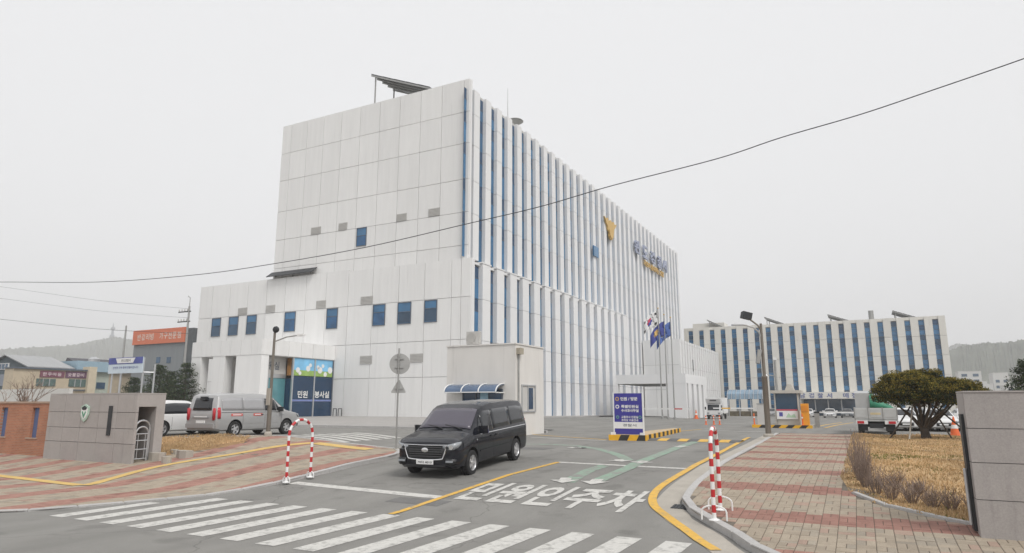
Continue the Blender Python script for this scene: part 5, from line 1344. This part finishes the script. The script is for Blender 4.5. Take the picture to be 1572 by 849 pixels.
for k in range(430):
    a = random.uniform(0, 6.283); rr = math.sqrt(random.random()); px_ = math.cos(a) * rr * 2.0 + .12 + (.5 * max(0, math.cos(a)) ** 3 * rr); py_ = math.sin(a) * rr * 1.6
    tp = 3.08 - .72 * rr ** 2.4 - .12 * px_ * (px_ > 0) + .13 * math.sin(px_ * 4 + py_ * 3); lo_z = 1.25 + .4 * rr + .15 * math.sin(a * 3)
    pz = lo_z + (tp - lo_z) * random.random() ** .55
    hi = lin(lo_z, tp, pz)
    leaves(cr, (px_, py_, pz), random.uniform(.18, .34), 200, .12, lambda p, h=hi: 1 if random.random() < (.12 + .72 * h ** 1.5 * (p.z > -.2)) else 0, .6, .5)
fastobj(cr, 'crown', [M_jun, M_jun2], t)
for i, (a, b) in enumerate((((-1.5, -.5), (-.5, -.1)), ((-.75, -1.3), (-.42, -.15)), ((1.0, -.6), (.35, 0)), ((1.9, -.9), (.5, 0)))):
    MB().tube([(a[0], a[1], -.05), (b[0], b[1], 1.45)], .035, 6).obj('support_pole', M_bark if i != 1 else M_conc, t)
# pine at the edge behind the granite wall
def pine(label, x, y, z, H, rad, n, layers, group=None, size=.2, conif=True):
    t = thing('pine_tree', label, 'tree', (x, y, z), 0, group)
    tr = MB().tube([(0, 0, -.2), (.05, 0, H * .4), (-.05, .05, H * .92)], [H * .028, H * .02, H * .006], 8)
    cr = MB()
    for k in range(layers):
        f = (k + .5) / layers; zz = H * (.22 + .74 * f); rr = rad * (1 - f) ** .75 + .15
        nb = max(4, int(6 * (1 - f) + 4))
        for b in range(nb):
            a = 6.283 * (b + random.random() * .7) / nb; L = rr * random.uniform(.6, 1.1); e = (math.cos(a) * L, math.sin(a) * L, zz + L * .12 + random.uniform(-.1, .15))
            tr.tube([(0, 0, zz - L * .15), e], [.04, .012], 4, caps=False)
            for s in (.45, .72, 1.0):
                leaves(cr, (e[0] * s, e[1] * s, zz - L * .15 + (e[2] - zz + L * .15) * s), rad * .2 * (1.1 - .35 * s), n, size, lambda p: 1 if random.random() < .3 + .3 * p.z else 0, .6, .5)
    tr.obj('trunk', M_bark, t); fastobj(cr, 'crown', [M_pine, M_pine2], t); return t
x, _ = atY(1585, 600, 44); pine('dark pine rising behind the granite gate wall by the lawn', x, 44, g(x, 44), 4.2, 1.9, 46, 8)
for u, Y, H, r_, lab in ((243, 42, 5.4, 2.3, 'broad dark pine behind the white estate car and the billboard'), (283, 44, 5.6, 2.1, 'dark pine standing against the corner of the white office block'), (205, 46, 4.4, 1.9, 'low pine seen through the billboard frame'), (262, 50, 5.2, 1.8, 'dark pine in the gap between two larger pines behind the parked cars')):
    x, _ = atY(u, 600, Y); pine(lab, x, Y, g(x, Y), H, r_, 30, 8, 'pines behind the car park', .24)
def bare_tree(label, x, y, z, H, name='bare_tree', depth=4, spread=.5, r0=.05, group=None):
    t = thing(name, label, 'tree' if name == 'bare_tree' else 'shrub', (x, y, z), 0, group); tr = MB(); tw = MB()
    def grow(p, d, L, r_, k):
        e = p + d * L; mid = p.lerp(e, .5) + Vector((random.gauss(0, .04), random.gauss(0, .04), 0)) * L
        (tr if k >= depth - 1 else tw).tube([p, mid, e], [r_, r_ * .8, r_ * .6], 5 if k > 1 else 3, caps=False)
        if k == 0: return
        for _ in range(3 if k > 1 else 3):
            nd = (d + Vector((random.gauss(0, spread), random.gauss(0, spread), random.uniform(0, .35)))).normalized()
            grow(p.lerp(e, random.uniform(.55, 1)), nd, L * random.uniform(.6, .82), r_ * .58, k - 1)
    grow(Vector((0, 0, 0)), Vector((random.gauss(0, .08), random.gauss(0, .08), 1)).normalized(), H * .32, r0, depth)
    tr.obj('trunk', M_twig, t); stuff(fastobj(tw, 'twigs', [M_twig], t)); return t
for u, Y, H, lab in ((48, 19.5, 4.2, 'small bare tree with forked twigs behind the brick wall in front of the shop'), (24, 19.0, 3.6, 'small bare forked tree behind the brick wall below the grey gable')):
    x, _ = atY(u, 600, Y); bare_tree(lab, x, Y, g(x, Y), H, r0=.08)
# leafless hedge shrubs on the edge of the lawn
k = 0
for (x, y, H, wd) in ((-.25, 20.2, 1.0, 1), (-.2, 19.2, 1.25, 1), (-.1, 18.3, 1.1, 1), (.1, 17.6, .7, 1), (.4, 17.1, .55, 1), (.75, 16.8, .5, 1), (1.1, 16.5, .48, 1), (1.4, 16.3, .46, 1), (1.75, 16.1, .45, 1), (.9, 17.6, .4, 1), (.5, 18.4, .4, 1)):
    tall = H > .9
    t = thing('bare_shrub', 'taller leafless shrub in the row beside the red striped pavement' if tall else 'low dry leafless shrub along the pale lawn edging', 'shrub', (x, y, lz(x, y) - .03), 0, 'leafless shrubs round the lawn')
    tw = MB()
    for _ in range(46 if tall else 34):
        a = random.uniform(0, 6.283); r_ = random.random() ** .5 * (.26 if tall else .26); l = H * random.uniform(.55, 1.05)
        p0 = Vector((math.cos(a) * r_ * .3, math.sin(a) * r_ * .5, 0)); p1 = Vector((math.cos(a) * r_ * .8 + random.gauss(0, .05), math.sin(a) * r_ + random.gauss(0, .05), l * .6)); p2 = p1 + Vector((random.gauss(0, .07), random.gauss(0, .07), l * .4))
        tw.tube([p0, p1, p2], [.007, .0055, .003], 3, caps=False)
        for _q in range(3):
            s = p0.lerp(p1, random.uniform(.4, 1)); tw.tube([s, s + Vector((random.gauss(0, .1), random.gauss(0, .1), random.uniform(.05, .2)))], [.004, .002], 3, caps=False)
    stuff(fastobj(tw, 'twigs', [M_twig], t))

# ------------------------------------------------------------------ neighbourhood beyond the car park
def block(name, label, x0, x1, y0, y1, z0, z1, m, wins=(), roofm=None, cat='building', group=None):
    t = thing(name, label, cat, ((x0 + x1) / 2, (y0 + y1) / 2, z0), 0, group); cx, cy = (x0 + x1) / 2, (y0 + y1) / 2
    MB().box(x0 - cx, y0 - cy, 0, x1 - cx, y1 - cy, z1 - z0).obj('wall', m, t)
    MB().box(x0 - cx - .1, y0 - cy - .1, z1 - z0 + .003, x1 - cx + .1, y1 - cy + .1, z1 - z0 + .3).obj('roof', roofm or m, t); return t, cx, cy
# grey shop building with orange sign board
OY = 72.0
xa, zt_ = atY(205, 508, OY); xb, zt2 = atY(283, 503, OY); xc = atY(309, 507, OY)[0]
M_gm = mat('grey_metal_cladding', (.22, .235, .245), .6, var=.06, scale=.6, stretch=(3, 3, .2)); M_os = mat('orange_signboard', (.62, .17, .085), .5, var=.06)
t = thing('shop_building', 'grey metal-clad shop building with orange sign board along its top', 'building', (0, 0, 0))
MB().box(xa + .1, OY + .3, .2, xb, OY + 18, zt_ - .3).obj('wall', M_gm, t)
MB().box(xb, OY + .28, .2, xb + 2.0, OY + 18, zt_ - .2).obj('dark_wing', mat('dark_cladding', (.09, .10, .105), .6), t)
MB().box(xb + 2.0, OY + 5, 10.0, xc + 1.6, OY + 14, zt_ - .4).obj('roof_room', mat('roof_room_grey', (.15, .155, .18), .6), t)
sb = MB().box(xa, OY, zt_ - 2.5, xb + .2, OY + .29, zt_).obj('sign_board', M_os, t)
wdt = xb - xa
for i, ch in enumerate('반값리빙가구전문점'):
    xx = xa + wdt * (.10 + .085 * i + (.10 if i > 3 else 0)); lettering(ch, mat('sign_cream', (.72, .58, .50), .5), (lambda xx: lambda s, q, d: (xx + .95 * s, OY - .02, zt_ - 1.8 + 1.1 * q))(xx), sb, .02)
for u in (241, 257):
    x, z = atY(u, 548, OY); ub('window', t, M_glassd, x - .5, OY + .24, z - 1.0, x + .5, OY + .29, z)
for k in range(3): ub('cladding_joint', t, M_frame, xa + .1, OY + .285, 3 + 2.3 * k, xb, OY + .298, 3.06 + 2.3 * k)
# long house with grey sheet roof and shop front
HX = -100.0
t = thing('house', 'long house with pale grey sheet roof and dark slate gable beyond the brick wall', 'house')
M_roof = mat('sheet_roof_grey', (.34, .345, .35), .55, var=.07, scale=.5, stretch=(.3, 3, .3)); M_beige = mat('beige_render', (.50, .42, .31), .8, var=.1, scale=1.5)
M_slate = mat('slate_cladding', (.085, .11, .125), .7, var=.1)
hy0, ze = atX(41, 562, HX); hy1 = atX(113, 566, HX)[0]; xap, zap = atY(7, 544, hy0); xfar = 2 * xap - HX
MB().box(xfar + .6, hy0 + .8, .6, HX - .6, hy1 - .3, ze - .1).obj('wall', M_slate, t)
MB().prismY([(xfar + .5, .7), (HX - .5, .7), (HX - .5, ze), (xap, zap - .15), (xfar + .5, ze)], hy0 + .4, hy0 + .79).obj('gable_wall', M_slate, t)
for xe_ in (HX + .3, xfar - .3):
    n = 12
    for k in range(n):
        ya, yb = hy0 + (hy1 - hy0) * k / n, hy0 + (hy1 - hy0) * (k + .985) / n
        MB().prismY([(xap, zap - .13), (xe_, ze - .15), (xe_, ze - .02), (xap, zap)], ya, yb).obj('roof_sheet', M_roof, t)
a = atY(-6, 558, hy0); b = atY(9, 567, hy0); q = MB().box(a[0], hy0 + .3, b[1], b[0], hy0 + .39, a[1]).obj('gable_window', M_wht, t)
for k in range(3): MB().box(a[0] + .1 + .33 * (b[0] - a[0]) * k, hy0 + .26, b[1] + .08, a[0] + .3 * (b[0] - a[0]) * (k + 1), hy0 + .298, a[1] - .08).obj('pane', M_glassd, q)
a = atY(-12, 575, hy0); b = atY(16, 592, hy0); MB().box(a[0], hy0 + .3, b[1], b[0], hy0 + .39, a[1]).obj('grey_panel', mat('panel_grey', (.24, .26, .30), .7), t)
# shop front
SX = HX + 1.6
t = thing('shop', 'beige shop front with maroon sign strips and green windows below the grey roof', 'shop')
y0_, _z = atX(20, 575, SX); y1_, _z = atX(133, 575, SX); zt_ = atX(60, 567, SX)[1]
MB().box(HX - .55, y0_, .6, SX, y1_, zt_).obj('wall', M_beige, t)
MB().box(HX - .55, y0_ - .1, zt_ + .003, SX + .25, y1_ + .1, zt_ + .2).obj('roof_edge', M_frame, t)
for (u0, v0, u1, v1, nm, m_) in ((62, 569, 98, 580, 'shop_sign', mat('sign_maroon', (.17, .06, .09), .6, var=.3, scale=2)), (101, 570, 132, 581, 'shop_sign', mat('sign_plum', (.12, .06, .10), .6, var=.3, scale=2)), (56, 581, 84, 593, 'shop_window', mat('shop_glass_green', (.10, .15, .14), .15)), (106, 582, 131, 594, 'shop_window', MATS['shop_glass_green'] if 'shop_glass_green' in MATS else mat('shop_glass_green', (.10, .15, .14), .15))):
    a = atX(u0, v0, SX); b = atX(u1, v1, SX); q = MB().box(SX + .003, a[0], b[1], SX + .1, b[0], a[1]).obj(nm, m_, t)
    if nm == 'shop_sign':
        for i_, ch in enumerate('한우마을' if u0 < 100 else '숯불갈비'):
            yy = a[0] + .3 + (b[0] - a[0] - .6) * i_ / 4; lettering(ch, mat('sign_pale', (.6, .5, .52), .6), (lambda yy, a, b: lambda s, q_, d: (SX + .11, yy + (b[0] - a[0]) * .17 * s, b[1] + .2 + (a[1] - b[1] - .4) * q_))(yy, a, b), q, .02)
    else:
        for k in range(1, 3): MB().box(SX + .09, a[0] + (b[0] - a[0]) * k / 3 - .05, b[1], SX + .14, a[0] + (b[0] - a[0]) * k / 3 + .05, a[1]).obj('window_bar', M_alu, q)
MB().box(SX + .003, y0_ + 1, atX(60, 597, SX)[1] - .15, SX + .25, y1_ - .1, atX(60, 597, SX)[1]).obj('sill_band', M_frame, t)
# pillar-fronted low building with blue roof, second dark gabled roof behind
t = thing('house', 'low pale building with square cream pillar and pale blue roof beside the shop front', 'house')
PX = SX + .6; y0_, _z = atX(133.5, 600, PX); y1_, _z = atX(145.5, 600, PX); zt_ = atX(139, 563, PX)[1]
MB().box(PX - 1.6, y0_, .6, PX, y1_, zt_).obj('pillar', mat('pillar_cream', (.56, .49, .37), .8, var=.05), t)
y2_, ze2 = atX(168, 572, PX - 3)
MB().box(PX - 9, y1_ + .2, .8, PX - 3, y2_, ze2).obj('wall', mat('pale_green_render', (.42, .46, .40), .8, var=.06), t)
MB().prismX([(y1_ - 1.5, ze2), (y2_ + .6, ze2), (y2_ + .6, ze2 + .25), ((y1_ + y2_) / 2 + 1, ze2 + 1.5), (y1_ - 1.5, ze2 + 1.5)], PX - 9.5, PX - 2.4).obj('roof', mat('pale_blue_roof', (.30, .42, .50), .6, var=.05), t)
a = atX(148, 587, PX - 3); b = atX(160, 597, PX - 3); MB().box(PX - 2.99, a[0], b[1], PX - 2.9, b[0], a[1]).obj('dark_window', M_glassd, t)
t = thing('house', 'house with steep dark gable roof and roof tank rising behind the shop front', 'house')
hy_ = 68; x0_, z0_ = atY(98, 560, hy_); xa_, za_ = atY(103, 549, hy_); x1_, z1_ = atY(131, 565, hy_)
MB().box(x0_ + .6, hy_ + .3, .8, x1_ - .6, hy_ + 9, z1_).obj('wall', M_beige, t)
MB().prismY([(x0_ - .5, z1_), (xa_, za_), (x1_ + .4, z1_), (x1_ - .4, z1_ - .3), (xa_, za_ - .7)], hy_, hy_ + 9.5).obj('roof', mat('dark_roof', (.075, .075, .085), .7), t)
MB().lathe([(.7, 0), (.9, .3), (.9, 1.2), (.35, 1.6)], 12, ((xa_ + x1_) / 2, hy_ + 3, (za_ + z1_) / 2 - .4)).obj('roof_tank', M_alu, t)
# white parapet wall behind the brick wall
x0_, zz = atY(0, 598, 24); x1_, _ = atY(106, 598, 24)
tag(MB().box(x0_ - 8, 24.0, .5, x1_, 24.25, zz).obj('parapet_wall', mat('parapet_white', (.60, .59, .56), .7, var=.06)), 'plain low white wall behind the orange brick wall', 'wall')
# scaffold billboard
bY = 26.5
t = thing('billboard', 'blue and white billboard on a steel tube frame behind the gate wall', 'billboard')
xa, zt_ = atY(168, 550, bY); xb, _ = atY(220, 548, bY); zm = atY(190, 573, bY)[1]
MB().box(xa, bY, zm, xb, bY + .06, zt_).obj('board', mat('board_pale', (.58, .66, .72), .5, var=.05), t)
MB().box(xa, bY - .012, zt_ - .42, xb, bY - .001, zt_).obj('blue_header', mat('board_blue', (.08, .10, .33), .5, var=.25, scale=3), t)
MB().prismY([(xa + .95, zt_ - .36), (xb - .95, zt_ - .36), (xb - .75, zt_ - .04), (xa + .75, zt_ - .04)], bY - .03, bY - .013).obj('white_header', M_wht, t)
lettering('완도경찰서', M_dark, lambda s, q, d: (xa + 1.35 + .95 * s, bY - .034, zt_ - .29 + .18 * q), t, .01); lettering('안전한 지역 함께 만들어갑니다', MATS['board_blue'], lambda s, q, d: (xa + .5 + 2.6 * s, bY - .006, zm + .28 + .16 * q), t, .01)
for x in (xa + .3, xa + 1.2, xb - .05, xb + .35): MB().tube([(x, bY + .12 + (.5 if x > xb else 0), .5), (x, bY + .12 + (.5 if x > xb else 0), zt_ - .05 - (.4 if x > xb else 0))], .055, 6).obj('frame_post', M_alu, t)
MB().tube([(xa + .3, bY + .12, 3.0), (xb + .3, bY + .12, 3.0)], .045, 6).obj('frame_rail', M_alu, t); MB().tube([(xb, bY + .12, 4.4), (xb + .35, bY + .62, 4.4)], .035, 6).obj('frame_rail', M_alu, t)
# utility poles
def upole(label, u, vt, Y, arms):
    x, zt_ = atY(u, vt, Y); t = thing('utility_pole', label, 'utility pole', (x, Y, g(x, Y)), 0); H = zt_ - g(x, Y)
    MB().lathe([(.19, -.1), (.11, H)], 10).obj('post', M_steel, t, True)
    for dz in arms:
        q = MB().box(-1.9, -.05, H - dz, .3, .05, H - dz + .12).obj('crossarm', M_dark, t)
        for k in range(4): MB().lathe([(.05, 0), (.08, .1), (.05, .3)], 8, (-1.8 + .5 * k, 0, H - dz + .12)).obj('insulator', M_vent, q)
    return x, zt_
p1 = upole('tall concrete utility pole with two crossarms beside the orange sign board', 291, 470, 52, (.7, 1.9))
MB_ = MB().tube([(p1[0], 52, p1[1]), (p1[0], 52, p1[1] + 1.0), (p1[0] - .3, 51.9, p1[1] + 1.25)], .05, 6).obj('lightning_arm', M_steel); MB_['label'] = 'thin curved lamp arm on top of the tall concrete utility pole'; MB_['category'] = 'lamp'
p2 = upole('thin grey pole with small lamp arm behind the billboard', 194, 500, 58, ())
# overhead cables
def cable(label, P, r_, group=None):
    return tag(MB().tube(spline(P, 6), r_, 5).obj('overhead_cable', M_dark, None), label, 'cable', group)
wp = [(atY(u, v, 14)[0], 14, atY(u, v, 14)[1]) for u, v in ((-330, 428), (-150, 434), (0, 433), (150, 433), (300, 422), (420, 405), (560, 380), (720, 343), (830, 317), (940, 285), (1100, 244), (1200, 211), (1320, 176), (1430, 139), (1572, 90), (1700, 42), (1900, -40))]
cable('thick twisted black cable spanning in front of the white office block', wp, .011)
for (v0, v1, lab, r_) in ((490, 512, 'dark wire running to the lower crossarm of the utility pole', .02), (440, 474, 'thin wire running to the upper crossarm of the utility pole', .012), (458, 488, 'thin wire running below the upper crossarm wire', .012)):
    a = atY(-60, v0 - 6, 40); b = atY(0, v0, 42); m_ = atY(150, (v0 + v1) / 2 + 4, 46); e = atY(289, v1, 51.9)
    cable(lab, [(a[0], 40, a[1]), (b[0], 42, b[1]), (m_[0], 46, m_[1]), (e[0], 51.9, e[1])], r_)
# ------------------------------------------------------------------ far apartments and hills
M_apt = mat('apartment_white', (.62, .62, .61), .8, var=.04, scale=.1)
for (u0, u1, vt, Y, lab) in ((1471, 1506, 571, 420, 'far white apartment slab against the hazy hill, the widest one'), (1514, 1524, 590, 380, 'far small white block between the apartment slabs'), (1524, 1548, 573, 430, 'far white apartment slab half hidden by the dark pine'), (1544, 1572, 592, 350, 'far low white block beside the dark pine'), (1500, 1515, 586, 360, 'far low white block at the foot of the widest apartment slab')):
    x0_, zt_ = atY(u0, vt, Y); x1_ = atY(u1, vt, Y)[0]
    t, cx, cy = block('apartment_block', lab, x0_, x1_, Y, Y + 14, -.3, zt_, M_apt, group='far apartment blocks')
    nfl = max(2, int((zt_) / 3)); nb = max(2, int((x1_ - x0_) / 5))
    for j in range(nfl):
        for i in range(nb):
            xx = x0_ + (x1_ - x0_) * (i + .25) / nb - cx; ub('window', t, M_glassd, xx, -7.12, 1.3 + 3 * j, xx + (x1_ - x0_) / nb * .5, -7.02, 2.7 + 3 * j)
def hill(name, pts, Y, depth, m, seed):
    """ridge from outline points (u,v) at world distance Y along the view; real mound with front and back slopes"""
    rnd = random.Random(seed); mb = MB(); nv = 30; ridge = []
    for i in range(len(pts) - 1):
        for k in range(20):
            t_ = k / 20; ridge.append((pts[i][0] + (pts[i + 1][0] - pts[i][0]) * t_, pts[i][1] + (pts[i + 1][1] - pts[i][1]) * t_ + rnd.uniform(-1.1, 1.1)))
    ridge.append(pts[-1]); n = len(ridge)
    for j in range(nv + 1):
        s = j / nv * 2 - 1
        for u, v in ridge:
            d = ray(u, v); h = math.hypot(d[0], d[1]); dd = Y + depth * s; k = 1 - abs(s) ** 1.6
            z = CZ + d[2] / h * Y
            mb.v.append((d[0] / h * dd, d[1] / h * dd, -1 + (z + 1) * k + rnd.uniform(-3, 2.5) * k * (abs(s) > .05)))
    for j in range(nv):
        for i in range(n - 1): mb.f.append((j * n + i, j * n + i + 1, (j + 1) * n + i + 1, (j + 1) * n + i)); mb.m.append(0)
    return struct(mb.obj(name, m, None, True))
M_hill = mat('wooded_hill', (.075, .085, .06), .95, var=.5, scale=.02, spec=.05)
hill('hill', [(-500, 600), (-260, 560), (-80, 548), (0, 536), (60, 533), (110, 530), (150, 522), (176, 517), (215, 524), (300, 540), (420, 560), (560, 600)], 2000, 420, M_hill, 3)
hill('hill', [(1300, 600), (1400, 560), (1470, 533), (1505, 527), (1545, 526), (1580, 521), (1660, 515), (1800, 530), (2050, 590)], 1250, 300, M_hill, 5)
hill('hill', [(1380, 590), (1440, 540), (1468, 527), (1490, 530), (1530, 545), (1600, 570)], 2000, 260, M_hill, 6)
# lookout tower on the ridge
d = ray(172, 517); h = math.hypot(d[0], d[1]); x, y, z = d[0] / h * 2000, d[1] / h * 2000, CZ + d[2] / h * 2000
t = thing('lookout_tower', 'faint lookout tower on top of the far hazy ridge', 'tower', (x, y, z - 4))
MB().lathe([(7, 0), (5, 8), (3.2, 10), (2.6, 22), (5.5, 24), (5.5, 27), (1.5, 30), (.4, 40)], 12).obj('shaft', M_frame, t)
# ------------------------------------------------------------------ haze
hz = MB().box(-2650, -450, -1.5, 2650, 2650, 265).obj('haze', M_wht); hz.data.materials.clear()
hm = D.materials.new('haze_air'); hm.use_nodes = True; ht = hm.node_tree; ht.nodes.clear()
pv = ht.nodes.new('ShaderNodeVolumePrincipled'); pv.inputs['Density'].default_value = .00055; pv.inputs['Color'].default_value = (.93, .94, .96, 1); pv.inputs['Anisotropy'].default_value = 0
ho = ht.nodes.new('ShaderNodeOutputMaterial'); ht.links.new(pv.outputs[0], ho.inputs['Volume']); hz.data.materials.append(hm); stuff(hz)
hz['label'] = 'pale haze in the air over the whole scene'; hz['category'] = 'haze'
